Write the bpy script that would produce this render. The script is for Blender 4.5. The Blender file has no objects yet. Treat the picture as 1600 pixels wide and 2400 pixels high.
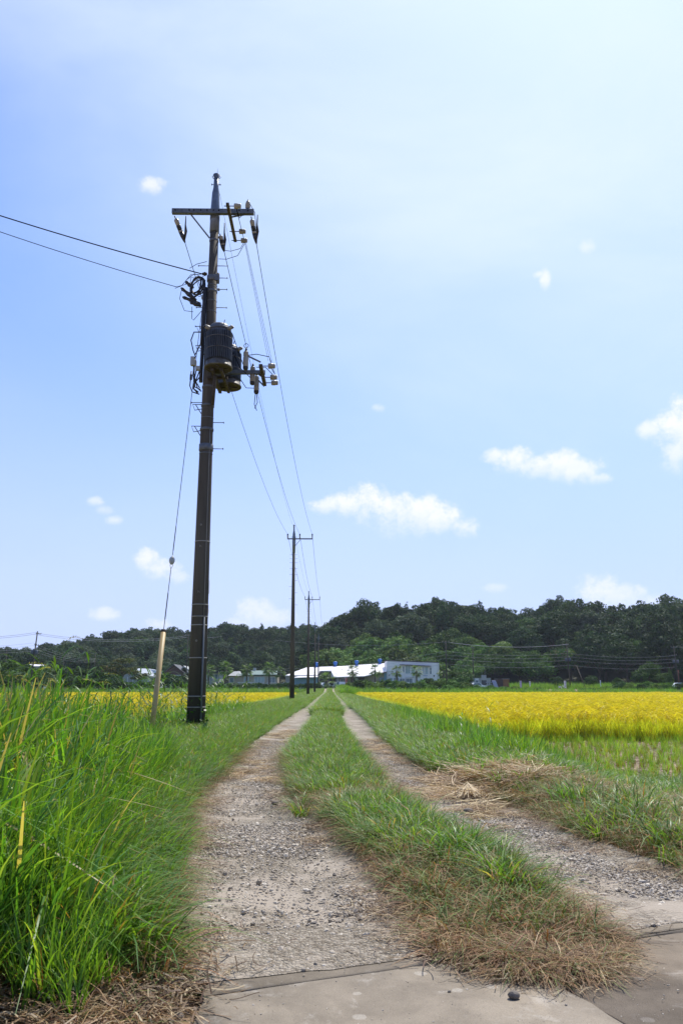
import bpy, math, random
import numpy as np
from mathutils import Vector, Matrix
rng = np.random.default_rng(7)
random.seed(7)
R = math.radians
scene = bpy.context.scene
C = scene.collection

# ------------------------------------------------------------------ camera, sky, sun, exposure
CAM_Z = 1.0
PITCH = math.atan(412 / 1867)
YAW = math.atan(27 / 1912)
cam_d = bpy.data.cameras.new('camera')
cam_d.sensor_fit = 'VERTICAL'; cam_d.sensor_height = 36.0; cam_d.lens = 36 * 1867 / 2400
cam_d.clip_start = 0.05; cam_d.clip_end = 6000
cam_d.dof.use_dof = True; cam_d.dof.focus_distance = 14.0; cam_d.dof.aperture_fstop = 16.0
cam = bpy.data.objects.new('camera', cam_d); C.objects.link(cam)
cam.location = (0, 0, CAM_Z); cam.rotation_euler = (math.pi / 2 + PITCH, 0, -YAW)
scene.camera = cam

SUN_EL, SUN_AZ = 58.0, 27.0        # degrees above the horizon / clockwise from the road's direction
sun_d = bpy.data.lights.new('sun', 'SUN'); sun_d.energy = 5.0; sun_d.angle = R(0.53); sun_d.color = (1.0, 0.95, 0.87)
sun = bpy.data.objects.new('sun', sun_d); C.objects.link(sun)
sun.rotation_euler = (R(90 - SUN_EL), 0, math.pi - R(SUN_AZ)); sun.location = (30, 40, 60)

vs = scene.view_settings
vs.view_transform = 'Standard'; vs.look = 'None'; vs.gamma = 1.0; vs.use_curve_mapping = False
vs.exposure = 0.25
cy = scene.cycles
cy.max_bounces = 7; cy.diffuse_bounces = 3; cy.glossy_bounces = 2; cy.transmission_bounces = 4; cy.transparent_max_bounces = 6
cy.use_denoising = True
try: cy.denoiser = 'OPENIMAGEDENOISE'; cy.denoising_prefilter = 'ACCURATE'
except Exception: pass
cy.caustics_reflective = False; cy.caustics_refractive = False
cy.volume_step_rate = 4; cy.volume_max_steps = 64; cy.volume_bounces = 0


class NT:
    """small helper for writing node graphs"""
    def __init__(s, tree): s.t = tree; s.n = tree.nodes; s.l = tree.links
    def node(s, kind, **kw):
        n = s.n.new(kind)
        for k, v in kw.items(): setattr(n, k, v)
        return n
    def put(s, sock, v):
        if v is None: return
        if isinstance(v, bpy.types.NodeSocket): s.l.new(v, sock)
        else: sock.default_value = v
    def m(s, op, a, b=None, c=None, clamp=False):
        n = s.n.new('ShaderNodeMath'); n.operation = op; n.use_clamp = clamp
        s.put(n.inputs[0], a); s.put(n.inputs[1], b); s.put(n.inputs[2], c)
        return n.outputs[0]
    def mixc(s, f, a, b, mode='MIX'):
        n = s.n.new('ShaderNodeMix'); n.data_type = 'RGBA'; n.blend_type = mode
        s.put(n.inputs[0], f)
        for i, v in ((6, a), (7, b)):
            if isinstance(v, (tuple, list)) and len(v) == 3: v = (*v, 1)
            s.put(n.inputs[i], v)
        return n.outputs[2]
    def noise(s, vec=None, scale=5, detail=4, rough=.5, dist=0.0, out=0):
        n = s.n.new('ShaderNodeTexNoise'); s.put(n.inputs['Vector'], vec)
        n.inputs['Scale'].default_value = scale; n.inputs['Detail'].default_value = detail
        n.inputs['Roughness'].default_value = rough; n.inputs['Distortion'].default_value = dist
        return n.outputs[out]
    def ramp(s, f, stops):
        n = s.n.new('ShaderNodeValToRGB'); s.put(n.inputs[0], f)
        e = n.color_ramp.elements
        while len(e) < len(stops): e.new(0.5)
        for k, (p, c) in enumerate(stops):
            e[k].position = p; e[k].color = (*c, 1) if len(c) == 3 else c
        return n.outputs[0]
    def smooth(s, v, a, b, lo=0.0, hi=1.0):
        n = s.n.new('ShaderNodeMapRange'); n.interpolation_type = 'SMOOTHSTEP'
        s.put(n.inputs[0], v)
        for i, q in zip((1, 2, 3, 4), (a, b, lo, hi)): n.inputs[i].default_value = q
        return n.outputs[0]


world = bpy.data.worlds.new('World'); scene.world = world; world.use_nodes = True
def px_dir(px, py):
    """direction seen through a pixel of the photograph -> azimuth, elevation"""
    v = RAY(px, py); L = math.sqrt(sum(q * q for q in v))
    return math.atan2(v[0], v[1]), math.asin(v[2] / L)
def RAY(px, py):
    a = (px - 800) / 1867; b = (1200 - py) / 1867
    v = (a, math.cos(PITCH) - b * math.sin(PITCH), math.sin(PITCH) + b * math.cos(PITCH))
    c, s = math.cos(YAW), math.sin(YAW)
    return (v[0] * c + v[1] * s, -v[0] * s + v[1] * c, v[2])
def AT(px, py, Y):
    v = RAY(px, py); t = Y / v[1]
    return Vector((v[0] * t, Y, CAM_Z + v[2] * t))

def build_sky():
    w = NT(world.node_tree); world.node_tree.nodes.clear()
    out = w.node('ShaderNodeOutputWorld'); bg = w.node('ShaderNodeBackground')
    bg.inputs['Strength'].default_value = 0.14
    w.l.new(bg.outputs[0], out.inputs[0])
    sky = w.node('ShaderNodeTexSky', sky_type='NISHITA')
    sky.sun_disc = False; sky.sun_elevation = R(SUN_EL); sky.sun_rotation = R(SUN_AZ)
    sky.air_density = 1.15; sky.dust_density = .9; sky.ozone_density = 3.2; sky.altitude = 20
    tc = w.node('ShaderNodeTexCoord'); d = tc.outputs['Generated']
    sp = w.node('ShaderNodeSeparateXYZ'); w.l.new(d, sp.inputs[0])
    X, Y, Z = sp.outputs
    az = w.m('ARCTAN2', X, Y); el = w.m('ARCSINE', Z)
    nz = w.noise(d, 16, 9, .62); nf = w.noise(d, 46, 7, .65)
    nc = w.noise(d, 7, 3, .5)
    nn = w.m('ADD', w.m('MULTIPLY', w.m('SUBTRACT', nz, .5), 3.6), w.m('MULTIPLY', w.m('SUBTRACT', nf, .5), 3.2))
    nsm = w.m('ADD', w.m('MULTIPLY', w.m('SUBTRACT', nf, .5), 3.4), w.m('ADD', w.m('MULTIPLY', w.m('SUBTRACT', nz, .5), 1.6), w.m('MULTIPLY', w.m('SUBTRACT', w.noise(d, 120, 6, .68, .4), .5), 1.5)))
    # cumulus puffs: photograph pixel of the middle, half width, height above / below, strength
    puffs = [(768, 1186, 46, 14, 18, .8), (812, 1180, 46, 24, 30, .95), (866, 1172, 46, 34, 52, 1.0), (925, 1186, 56, 30, 60, 1.0), (985, 1192, 50, 30, 55, 1.0), (1036, 1212, 44, 32, 40, .95), (1082, 1234, 36, 20, 24, .75),
             (1160, 1066, 34, 16, 22, .85), (1200, 1076, 46, 24, 34, .95), (1258, 1088, 48, 18, 30, .9), (1312, 1086, 40, 28, 36, .95), (1362, 1104, 42, 26, 30, .85), (1402, 1120, 26, 12, 14, .6),
             (1530, 1006, 30, 18, 24, .8), (1572, 996, 44, 34, 50, 1.0), (1625, 990, 60, 50, 80, 1.0), (1590, 1062, 36, 34, 44, .75), (1400, 1386, 44, 36, 36, .7), (1450, 1398, 60, 24, 26, .6), (1530, 1408, 56, 14, 18, .45),
             (345, 1312, 26, 24, 26, .85), (378, 1332, 40, 22, 26, .75), (415, 1352, 30, 14, 16, .5), (352, 436, 26, 18, 16, .8), (378, 428, 18, 10, 10, .55), (1276, 656, 12, 22, 20, .8), (1264, 644, 14, 8, 8, .6),
             (226, 1176, 18, 12, 10, .6), (246, 1196, 18, 12, 10, .4), (270, 1220, 18, 11, 10, .55), (600, 1440, 44, 32, 30, .6), (640, 1450, 50, 22, 22, .5), (244, 1444, 30, 16, 12, .6), (372, 1464, 36, 12, 12, .5),
             (1378, 577, 20, 14, 14, .5), (885, 956, 16, 10, 10, .4), (1160, 1378, 24, 10, 10, .35), (790, 1470, 46, 10, 10, .4), (555, 1460, 30, 14, 12, .4)]
    total = None
    for px, py, hw, hu, hd, amp in puffs:
        k_ = 1.35
        hw, hu, hd = hw * k_ / 1900, hu * k_ / 1900, hd * k_ / 1900
        a0, e0 = px_dir(px, py)
        q = w.m('DIVIDE', w.m('SUBTRACT', az, a0), hw); v = w.m('SUBTRACT', el, e0)
        vu = w.m('DIVIDE', w.m('MAXIMUM', v, 0.0), hu); vd = w.m('DIVIDE', w.m('MINIMUM', v, 0.0), hd)
        r2 = w.m('ADD', w.m('ADD', w.m('MULTIPLY', q, q), w.m('MULTIPLY', vu, vu)), w.m('MULTIPLY', vd, vd))
        dens = w.m('ADD', w.m('SUBTRACT', .92, r2), w.m('MULTIPLY', nsm, .70))
        edge = w.smooth(dens, -.14, 1.1)
        fade = w.m('ADD', 1.0, w.m('MULTIPLY', vd, .8), clamp=True)
        near = w.smooth(r2, 2.6, 0.8)
        mask = w.m('MULTIPLY', w.m('MULTIPLY', w.m('MULTIPLY', edge, amp * .9), fade), near)
        total = mask if total is None else w.m('MAXIMUM', total, mask)
    # thin veil of high cloud over the whole sky
    mp = w.node('ShaderNodeMapping'); w.l.new(d, mp.inputs[0]); mp.inputs['Scale'].default_value = (1.0, 1.6, 2.2); mp.inputs['Rotation'].default_value = (0.3, 0.5, 0.2)
    veil = w.smooth(w.noise(mp.outputs[0], 2.2, 6, .55, .4), .34, .74, .0, .30)
    sv = (math.cos(R(SUN_EL)) * math.sin(R(SUN_AZ)), math.cos(R(SUN_EL)) * math.cos(R(SUN_AZ)), math.sin(R(SUN_EL)))
    dp = w.node('ShaderNodeVectorMath', operation='DOT_PRODUCT'); w.l.new(d, dp.inputs[0]); dp.inputs[1].default_value = sv
    toward = w.smooth(dp.outputs['Value'], .62, 1.03)          # thin cloud scatters light forward, so it is whitest round the sun
    tint = w.mixc(1.0, sky.outputs[0], SKY_TINT, 'MULTIPLY')
    hazed = w.mixc(w.smooth(Z, .58, 0.0, 0.0, .90), tint, (3.75, 4.45, 7.2))
    veiled = w.mixc(w.m('ADD', w.m('MULTIPLY', veil, w.m('ADD', .30, toward, clamp=True)), w.m('MULTIPLY', toward, .68), clamp=True), hazed, (5.2, 5.9, 6.8))
    col = w.mixc(total, veiled, (6.3, 6.35, 6.7))
    w.l.new(col, bg.inputs['Color'])
SKY_TINT = (.68, .855, 1.20)
build_sky()

# ------------------------------------------------------------------ object helpers
def tag(o, label=None, cat=None, group=None, kind=None):
    if label: o['label'] = label
    if cat: o['category'] = cat
    if group: o['group'] = group
    if kind: o['kind'] = kind
    return o
def empty(name, loc, rz=0.0, label=None, cat=None, group=None):
    o = bpy.data.objects.new(name, None); o.empty_display_size = .3; C.objects.link(o)
    o.location = loc; o.rotation_euler = (0, 0, rz)
    return tag(o, label, cat, group)
def link_mesh(name, me, mat, parent=None):
    o = bpy.data.objects.new(name, me); C.objects.link(o)
    if mat is not None:
        me.materials.clear()
        for q in (mat if isinstance(mat, (list, tuple)) else [mat]): me.materials.append(q)
    if parent: o.parent = parent
    return o
def copy_tree(o, parent=None):
    c = o.copy(); C.objects.link(c)
    if parent: c.parent = parent
    for ch in list(o.children): copy_tree(ch, c)
    return c

def frame(d):
    d = Vector(d).normalized(); a = Vector((0, 0, 1)) if abs(d.z) < .95 else Vector((1, 0, 0))
    u = d.cross(a).normalized(); return u, d.cross(u).normalized()

class MB:
    def __init__(s): s.v = []; s.f = []; s.sm = []
    def poly(s, pts):
        k = len(s.v); s.v += [tuple(p) for p in pts]; s.f.append(tuple(range(k, k + len(pts)))); s.sm.append(False); return s
    def box(s, c, size, rz=0.0, M=None):
        x, y, z = (q / 2 for q in size); k = len(s.v); cs, sn = math.cos(rz), math.sin(rz)
        for dx, dy, dz in ((-x, -y, -z), (x, -y, -z), (x, y, -z), (-x, y, -z), (-x, -y, z), (x, -y, z), (x, y, z), (-x, y, z)):
            p = Vector((dx * cs - dy * sn, dx * sn + dy * cs, dz))
            if M is not None: p = M @ Vector((dx, dy, dz))
            s.v.append(tuple(p + Vector(c)))
        for q in ((0, 3, 2, 1), (4, 5, 6, 7), (0, 1, 5, 4), (1, 2, 6, 5), (2, 3, 7, 6), (3, 0, 4, 7)):
            s.f.append(tuple(k + i for i in q)); s.sm.append(False)
        return s
    def span(s, a, b): # box between two corners
        a, b = Vector(a), Vector(b); return s.box((a + b) / 2, [abs(q) for q in (b - a)])
    def beam(s, a, b, w, h): # rectangular bar from a to b
        a, b = Vector(a), Vector(b); d = (b - a).normalized(); up = Vector((0, 0, 1)) if abs(d.z) < .95 else Vector((0, 1, 0))
        u = d.cross(up).normalized(); t = u.cross(d).normalized(); k = len(s.v)
        for p in (a, b):
            for i, j in ((-1, -1), (1, -1), (1, 1), (-1, 1)): s.v.append(tuple(p + u * w / 2 * i + t * h / 2 * j))
        for q in ((0, 1, 2, 3), (7, 6, 5, 4), (0, 4, 5, 1), (1, 5, 6, 2), (2, 6, 7, 3), (3, 7, 4, 0)):
            s.f.append(tuple(k + i for i in q)); s.sm.append(False)
        return s
    def tube(s, pts, r, n=8, cap=True):
        pts = [Vector(p) for p in pts]; rr = r if isinstance(r, (list, tuple)) else [r] * len(pts)
        k = len(s.v); u = None
        for i, p in enumerate(pts):
            d = (pts[min(i + 1, len(pts) - 1)] - pts[max(i - 1, 0)])
            if d.length < 1e-9: d = Vector((0, 0, 1))
            d.normalize()
            if u is None: u, w = frame(d)
            else:
                u = (u - d * u.dot(d)); u = u.normalized() if u.length > 1e-6 else frame(d)[0]; w = d.cross(u)
            for j in range(n):
                a = 2 * math.pi * j / n; s.v.append(tuple(p + (u * math.cos(a) + w * math.sin(a)) * rr[i]))
        for i in range(len(pts) - 1):
            for j in range(n):
                a = k + i * n + j; b = k + i * n + (j + 1) % n; s.f.append((a, b, b + n, a + n)); s.sm.append(True)
        if cap:
            s.f.append(tuple(k + j for j in range(n))[::-1]); s.sm.append(False)
            s.f.append(tuple(k + (len(pts) - 1) * n + j for j in range(n))); s.sm.append(False)
        return s
    def lathe(s, prof, base=(0, 0, 0), axis=(0, 0, 1), n=16): # prof: (radius, height)
        a = Vector(axis).normalized(); u, w = frame(a); b = Vector(base); k = len(s.v)
        for r, h in prof:
            for j in range(n):
                t = 2 * math.pi * j / n; s.v.append(tuple(b + a * h + (u * math.cos(t) + w * math.sin(t)) * max(r, 1e-4)))
        for i in range(len(prof) - 1):
            for j in range(n):
                p = k + i * n + j; q = k + i * n + (j + 1) % n; s.f.append((p, q, q + n, p + n)); s.sm.append(True)
        s.f.append(tuple(k + j for j in range(n))[::-1]); s.sm.append(False)
        s.f.append(tuple(k + (len(prof) - 1) * n + j for j in range(n))); s.sm.append(False)
        return s
    def torus(s, c, R0, r, axis=(0, 0, 1), n=20, m=6, arc=2 * math.pi, a0=0.0):
        u, w = frame(axis); pts = [Vector(c) + (u * math.cos(a0 + arc * i / n) + w * math.sin(a0 + arc * i / n)) * R0 for i in range(n + 1)]
        return s.tube(pts, r, m)
    def extrude(s, outline, axis_vec): # prism: outline list of 3D points, pushed along a vector
        a = Vector(axis_vec); k = len(s.v); n = len(outline)
        s.v += [tuple(Vector(p)) for p in outline] + [tuple(Vector(p) + a) for p in outline]
        s.f.append(tuple(range(k, k + n))[::-1]); s.sm.append(False)
        s.f.append(tuple(range(k + n, k + 2 * n))); s.sm.append(False)
        for i in range(n):
            j = (i + 1) % n; s.f.append((k + i, k + j, k + n + j, k + n + i)); s.sm.append(False)
        return s
    def build(s, name, mat, parent=None):
        me = bpy.data.meshes.new(name); me.from_pydata(s.v, [], s.f); me.polygons.foreach_set('use_smooth', s.sm)
        import bmesh
        b = bmesh.new(); b.from_mesh(me); bmesh.ops.recalc_face_normals(b, faces=b.faces); b.to_mesh(me); b.free()
        me.update()
        return link_mesh(name, me, mat, parent)

def np_mesh(name, v, quads=None, tris=None, col=None, smooth=False):
    me = bpy.data.meshes.new(name); v = np.asarray(v, np.float32)
    nq = 0 if quads is None else len(quads); nt = 0 if tris is None else len(tris)
    me.vertices.add(len(v)); me.vertices.foreach_set('co', v.ravel())
    me.loops.add(nq * 4 + nt * 3); me.polygons.add(nq + nt)
    li = []
    if nq: li.append(np.asarray(quads).ravel())
    if nt: li.append(np.asarray(tris).ravel())
    me.loops.foreach_set('vertex_index', np.concatenate(li).astype(np.int32))
    me.polygons.foreach_set('loop_start', np.concatenate([np.arange(nq) * 4, nq * 4 + np.arange(nt) * 3]).astype(np.int32))
    if smooth: me.polygons.foreach_set('use_smooth', np.ones(nq + nt, bool))
    me.update(calc_edges=True)
    if col is not None:
        a = me.color_attributes.new('Col', 'FLOAT_COLOR', 'POINT')
        c = np.ones((len(v), 4), np.float32); c[:, :3] = col; a.data.foreach_set('color', c.ravel())
    return me

# ------------------------------------------------------------------ materials
def mat(name, color, rough=.7, metal=0.0, spec=.4, noise=None, bump=None, scale=6.0, tint=None, streak=False):
    m = bpy.data.materials.new(name); m.use_nodes = True; t = NT(m.node_tree); b = m.node_tree.nodes['Principled BSDF']
    b.inputs['Roughness'].default_value = rough; b.inputs['Metallic'].default_value = metal
    b.inputs['Specular IOR Level'].default_value = spec
    tc = t.node('ShaderNodeTexCoord'); vec = tc.outputs['Object']
    if streak:
        mp = t.node('ShaderNodeMapping'); t.l.new(vec, mp.inputs[0]); mp.inputs['Scale'].default_value = (1, 1, .12); vec = mp.outputs[0]
    if noise:
        f = t.noise(vec, scale, 6, .6); f = t.smooth(f, .32, .68)
        c2 = tint or tuple(q * (1 - noise) for q in color)
        t.l.new(t.mixc(f, color, c2), b.inputs['Base Color'])
    else: b.inputs['Base Color'].default_value = (*color, 1)
    if bump:
        bn = t.node('ShaderNodeBump'); bn.inputs['Strength'].default_value = bump; bn.inputs['Distance'].default_value = .01
        t.l.new(t.noise(tc.outputs['Object'], scale * 6, 5, .6), bn.inputs['Height']); t.l.new(bn.outputs[0], b.inputs['Normal'])
    return m

def leaf_mat(name, trans=.35, rough=.42, spec=.4, hue=.02, val=.35, tmul=(1.25, 1.35, .7)):
    m = bpy.data.materials.new(name); m.use_nodes = True; t = NT(m.node_tree); m.node_tree.nodes.clear()
    out = t.node('ShaderNodeOutputMaterial'); b = t.node('ShaderNodeBsdfPrincipled'); tr = t.node('ShaderNodeBsdfTranslucent'); mx = t.node('ShaderNodeMixShader')
    at = t.node('ShaderNodeAttribute', attribute_name='Col'); oi = t.node('ShaderNodeObjectInfo')
    hs = t.node('ShaderNodeHueSaturation')
    t.l.new(at.outputs['Color'], hs.inputs['Color'])
    t.l.new(t.m('MULTIPLY_ADD', oi.outputs['Random'], hue * 2, .5 - hue), hs.inputs['Hue'])
    t.l.new(t.m('MULTIPLY_ADD', t.m('FRACT', t.m('MULTIPLY', oi.outputs['Random'], 7.13)), val * 2, 1 - val), hs.inputs['Value'])
    t.l.new(hs.outputs[0], b.inputs['Base Color'])
    b.inputs['Roughness'].default_value = rough; b.inputs['Specular IOR Level'].default_value = spec
    t.l.new(t.mixc(1.0, hs.outputs[0], tmul, 'MULTIPLY'), tr.inputs['Color'])
    mx.inputs[0].default_value = trans
    t.l.new(b.outputs[0], mx.inputs[1]); t.l.new(tr.outputs[0], mx.inputs[2]); t.l.new(mx.outputs[0], out.inputs[0])
    return m

M = {
 'concrete_pole': mat('concrete_pole', (.09, .078, .058), .85, noise=.45, bump=.35, scale=3.0, streak=True),
 'cap_steel': mat('cap_steel', (.17, .20, .24), .45, .6, noise=.3, scale=5),
 'galv': mat('galvanised_steel', (.13, .145, .16), .55, .4, noise=.35, scale=9),
 'rusty': mat('weathered_steel', (.065, .056, .042), .8, .0, noise=.5, scale=20, tint=(.04, .032, .024)),
 'porcelain': mat('porcelain', (.27, .25, .20), .4, spec=.35),
 'black_rubber': mat('black_rubber', (.018, .018, .02), .45),
 'wire': mat('wire_black', (.012, .012, .016), 1.0, spec=.0),
 'thin_wire': mat('wire_grey', (.06, .06, .07), 1.0, spec=.0),
 'tank': mat('transformer_paint', (.085, .10, .12), .5, .1, noise=.25, scale=5),
 'tank_base': mat('transformer_base', (.11, .115, .115), .6, noise=.4, scale=8, tint=(.06, .045, .025)),
 'tan_pvc': mat('guard_plastic', (.46, .33, .14), .5, noise=.22, scale=3),
 'pale_grey': mat('pale_grey_plastic', (.36, .38, .36), .55),
 'conduit': mat('conduit_grey', (.12, .135, .14), .5),
 'far_wire': mat('wire_bare', (.30, .31, .33), .8, spec=.1),
 'white_label': mat('white_label', (.75, .75, .75), .4),
 'band': mat('strap_steel', (.30, .29, .25), .5, .3),
 'brown_fox': mat('rusty_red', (.22, .07, .03), .8),
 'roof_white': mat('roof_white', (.80, .76, .74), .45, noise=.06, scale=.5),
 'wall_white': mat('wall_white', (.82, .81, .78), .7, noise=.08, scale=.4),
 'wall_grey': mat('wall_grey', (.36, .37, .36), .8, noise=.15, scale=.6),
 'wall_beige': mat('wall_beige', (.42, .37, .28), .8, noise=.15, scale=.6),
 'wall_dark': mat('wall_dark', (.10, .10, .11), .8, noise=.2, scale=.6),
 'wall_blue': mat('wall_blue', (.20, .34, .42), .6),
 'glass': mat('window_glass', (.10, .17, .19), .12, spec=.8),
 'glass_pale': mat('curtained_glass', (.30, .42, .42), .2, spec=.8),
 'frame_white': mat('frame_white', (.72, .73, .75), .5),
 'dark_trim': mat('dark_trim', (.04, .03, .045), .6),
 'blue_paint': mat('blue_vent_paint', (.02, .13, .42), .4),
 'green_roof': mat('green_roof', (.12, .19, .165), .5, noise=.15, scale=.5),
 'tile_roof': mat('grey_tile_roof', (.06, .06, .065), .6, noise=.3, scale=1.5),
 'vinyl': mat('vinyl_sheet', (.62, .64, .66), .35, noise=.12, scale=.5),
 'rust_box': mat('brown_container_paint', (.27, .13, .055), .7, noise=.25, scale=1),
 'brown_wall': mat('brown_wall', (.085, .055, .045), .8),
 'panel_grey': mat('grey_blue_sheet', (.30, .31, .40), .5, noise=.2, scale=1),
 'car_white': mat('car_white', (.78, .79, .82), .25, spec=.6),
 'car_dark': mat('car_dark', (.05, .05, .06), .25, spec=.6),
 'tyre': mat('tyre_rubber', (.02, .02, .02), .8),
 'red': mat('banner_red', (.50, .06, .05), .7),
 'violet': mat('banner_violet', (.32, .24, .42), .7),
 'banner_white': mat('banner_white', (.75, .73, .76), .7),
 'bark': mat('bark', (.09, .065, .045), .9, noise=.4, scale=4, bump=.4),
 'bark_pale': mat('bark_pale', (.16, .13, .10), .9, noise=.4, scale=4),
 'lettering': mat('lettering_blue', (.09, .22, .52), .5),
 'fence_white': mat('fence_white', (.62, .62, .58), .7),
 'grass': leaf_mat('grass_blades', .44, .43, .30, .018, .25, (1.6, 1.55, .5)),
 'grass_dry': leaf_mat('dry_grass', .22, .6, .3, .01, .3, (1.1, 1.0, .85)),
 'rice': leaf_mat('rice_leaves', .45, .6, .2, .006, .14, (1.35, 1.38, .45)),
 'foliage': leaf_mat('tree_foliage', .20, .7, .12, .018, .25),
 'palm': leaf_mat('palm_frond', .35, .5, .25, .01, .15),
}

# ------------------------------------------------------------------ terrain height
def sstep(x, a, b):
    t = np.clip((np.asarray(x, float) - a) / (b - a), 0, 1); return t * t * (3 - 2 * t)
def vnoise(x, y, f, seed=0):
    """smooth value noise in numpy"""
    x = np.asarray(x, float) * f + seed * 17.3; y = np.asarray(y, float) * f - seed * 9.1
    xi, yi = np.floor(x), np.floor(y); fx, fy = x - xi, y - yi
    fx = fx * fx * (3 - 2 * fx); fy = fy * fy * (3 - 2 * fy)
    def h(a, b):
        q = np.sin(a * 127.1 + b * 311.7 + seed * 74.7) * 43758.5453; return q - np.floor(q)
    return (h(xi, yi) * (1 - fx) + h(xi + 1, yi) * fx) * (1 - fy) + (h(xi, yi + 1) * (1 - fx) + h(xi + 1, yi + 1) * fx) * fy
LLp = np.array([(-.53, 2.4), (-.50, 3.09), (-.62, 3.71), (-.79, 4.68), (-.93, 5.8), (-1.10, 7.08), (-1.21, 9.22), (-1.32, 14.1), (-1.36, 23), (-1.36, 50), (-1.3, 100), (-1.3, 205)])
LRp = np.array([(.42, 2.4), (.42, 3.32), (.38, 3.52), (.30, 3.95), (.20, 4.67), (.08, 5.3), (-.12, 6.48), (-.42, 8.12), (-.72, 11.9), (-.62, 20.8), (-.6, 50), (-.6, 205)])
RLp = np.array([(1.12, 2.4), (1.12, 3.64), (1.10, 3.94), (1.03, 4.47), (.93, 5.04), (.82, 5.48), (.72, 6.23), (.60, 8.61), (.53, 11.15), (.45, 17.4), (.38, 26), (.40, 50), (.40, 205)])
RRp = np.array([(2.6, 3.4), (2.3, 4.0), (1.88, 4.47), (1.83, 4.9), (1.66, 5.4), (1.60, 5.8), (1.50, 6.86), (1.15, 9.9), (1.03, 11.9), (1.0, 17.4), (1.1, 29), (1.1, 50), (1.1, 205)])
SLOPE = .365
def slab_edge_y(x): return 3.235 + SLOPE * (np.asarray(x) - 0.03)
def edge(P, y): return np.interp(y, P[:, 1], P[:, 0])
def gz(x, y):
    x = np.asarray(x, float); y = np.asarray(y, float)
    fld = sstep(y, 6, 11)
    dR = sstep(x, 2.35, 3.5) * fld; dL = sstep(-x, 3.5, 4.8) * sstep(y, 2, 6)
    z = -0.30 * np.maximum(dR, dL) * (1 - sstep(y, 112, 122))
    z = z + 0.78 * sstep(y, 150, 204)
    mid = np.exp(-((x - .5 * (edge(LRp, y) + edge(RLp, y))) / .45) ** 2) * .045 * sstep(y, 3.5, 5)
    z = z + mid + .018 * (vnoise(x, y, 1.3, 2) - .5) * sstep(y, 3.6, 5)
    z = z + .07 * np.exp(-(((x - 1.95) / .55) ** 2 + ((y - 8.6) / 1.1) ** 2))       # under the straw heap
    z = z + .06 * sstep(edge(LLp, y) - x, .1, .8) * (1 - sstep(y, 20, 30))
    z = z + .05 * sstep(x - edge(RRp, y), .1, .6) * (1 - sstep(x, 2.2, 2.8))
    return z

# ground sheet
xs = np.unique(np.concatenate([np.linspace(-3, 6, 121), -3 - np.geomspace(.1, 2600, 60), 6 + np.geomspace(.1, 2600, 60)]))
ys = np.unique(np.concatenate([-np.geomspace(.5, 600, 20), np.linspace(0, 14, 150), 14 + np.geomspace(.12, 3200, 150)]))
XX, YY = np.meshgrid(xs, ys); ZZ = gz(XX, YY) - .006
inside = np.maximum(sstep(XX, edge(LLp, YY) - .06, edge(LLp, YY) + .02) * (1 - sstep(XX, edge(LRp, YY) - .02, edge(LRp, YY) + .06)), sstep(XX, edge(RLp, YY) - .06, edge(RLp, YY) + .02) * (1 - sstep(XX, edge(RRp, YY) - .02, edge(RRp, YY) + .06)))
ZZ = np.where(YY < slab_edge_y(XX) + .25, -.012, ZZ)
ZZ = ZZ - .05 * inside * (YY > 2.9) * (1 + sstep(YY, 30, 60))
ny, nx = XX.shape
idx = np.arange(nx * ny).reshape(ny, nx)
Q = np.stack([idx[:-1, :-1], idx[:-1, 1:], idx[1:, 1:], idx[1:, :-1]], -1).reshape(-1, 4)
def ground_colour(x, y):
    soil = np.array([.17, .125, .085]); straw = np.array([.30, .215, .125]); green = np.array([.055, .10, .022]); mud = np.array([.32, .25, .19])
    n = vnoise(x, y, 1.7, 1)[..., None]; n2 = vnoise(x, y, .35, 4)[..., None]
    c = soil * (1 - n) + straw * n
    g = sstep(y, 9, 22)[..., None]
    c = c * (1 - g) + green * (.8 + .5 * n2) * g
    pad = (np.maximum(sstep(x, 3.3, 3.7) * sstep(y, 8, 9.5), sstep(-x, 4.4, 5)) * (1 - sstep(y, 110, 113)))[..., None]
    return c * (1 - pad) + mud * pad
gm = np_mesh('ground', np.stack([XX, YY, ZZ], -1).reshape(-1, 3), quads=Q, col=ground_colour(XX, YY).reshape(-1, 3), smooth=True)
def ground_mat():
    m = bpy.data.materials.new('ground_soil'); m.use_nodes = True; t = NT(m.node_tree); b = m.node_tree.nodes['Principled BSDF']
    at = t.node('ShaderNodeAttribute', attribute_name='Col'); tc = t.node('ShaderNodeTexCoord')
    n = t.noise(tc.outputs['Object'], 9, 8, .7); n2 = t.noise(tc.outputs['Object'], 60, 5, .7)
    c = t.mixc(1.0, at.outputs['Color'], t.ramp(n, [(.25, (.5, .5, .5)), (.75, (1.5, 1.45, 1.4))]), 'MULTIPLY')
    c = t.mixc(.7, c, t.ramp(n2, [(.3, (.6, .6, .6)), (.7, (1.4, 1.35, 1.3))]), 'MULTIPLY')
    t.l.new(c, b.inputs['Base Color']); b.inputs['Roughness'].default_value = .95; b.inputs['Specular IOR Level'].default_value = .15
    bn = t.node('ShaderNodeBump'); bn.inputs['Strength'].default_value = .7; bn.inputs['Distance'].default_value = .02
    t.l.new(n2, bn.inputs['Height']); t.l.new(bn.outputs[0], b.inputs['Normal'])
    return m
tag(link_mesh('ground', gm, ground_mat()), kind='structure')

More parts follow.
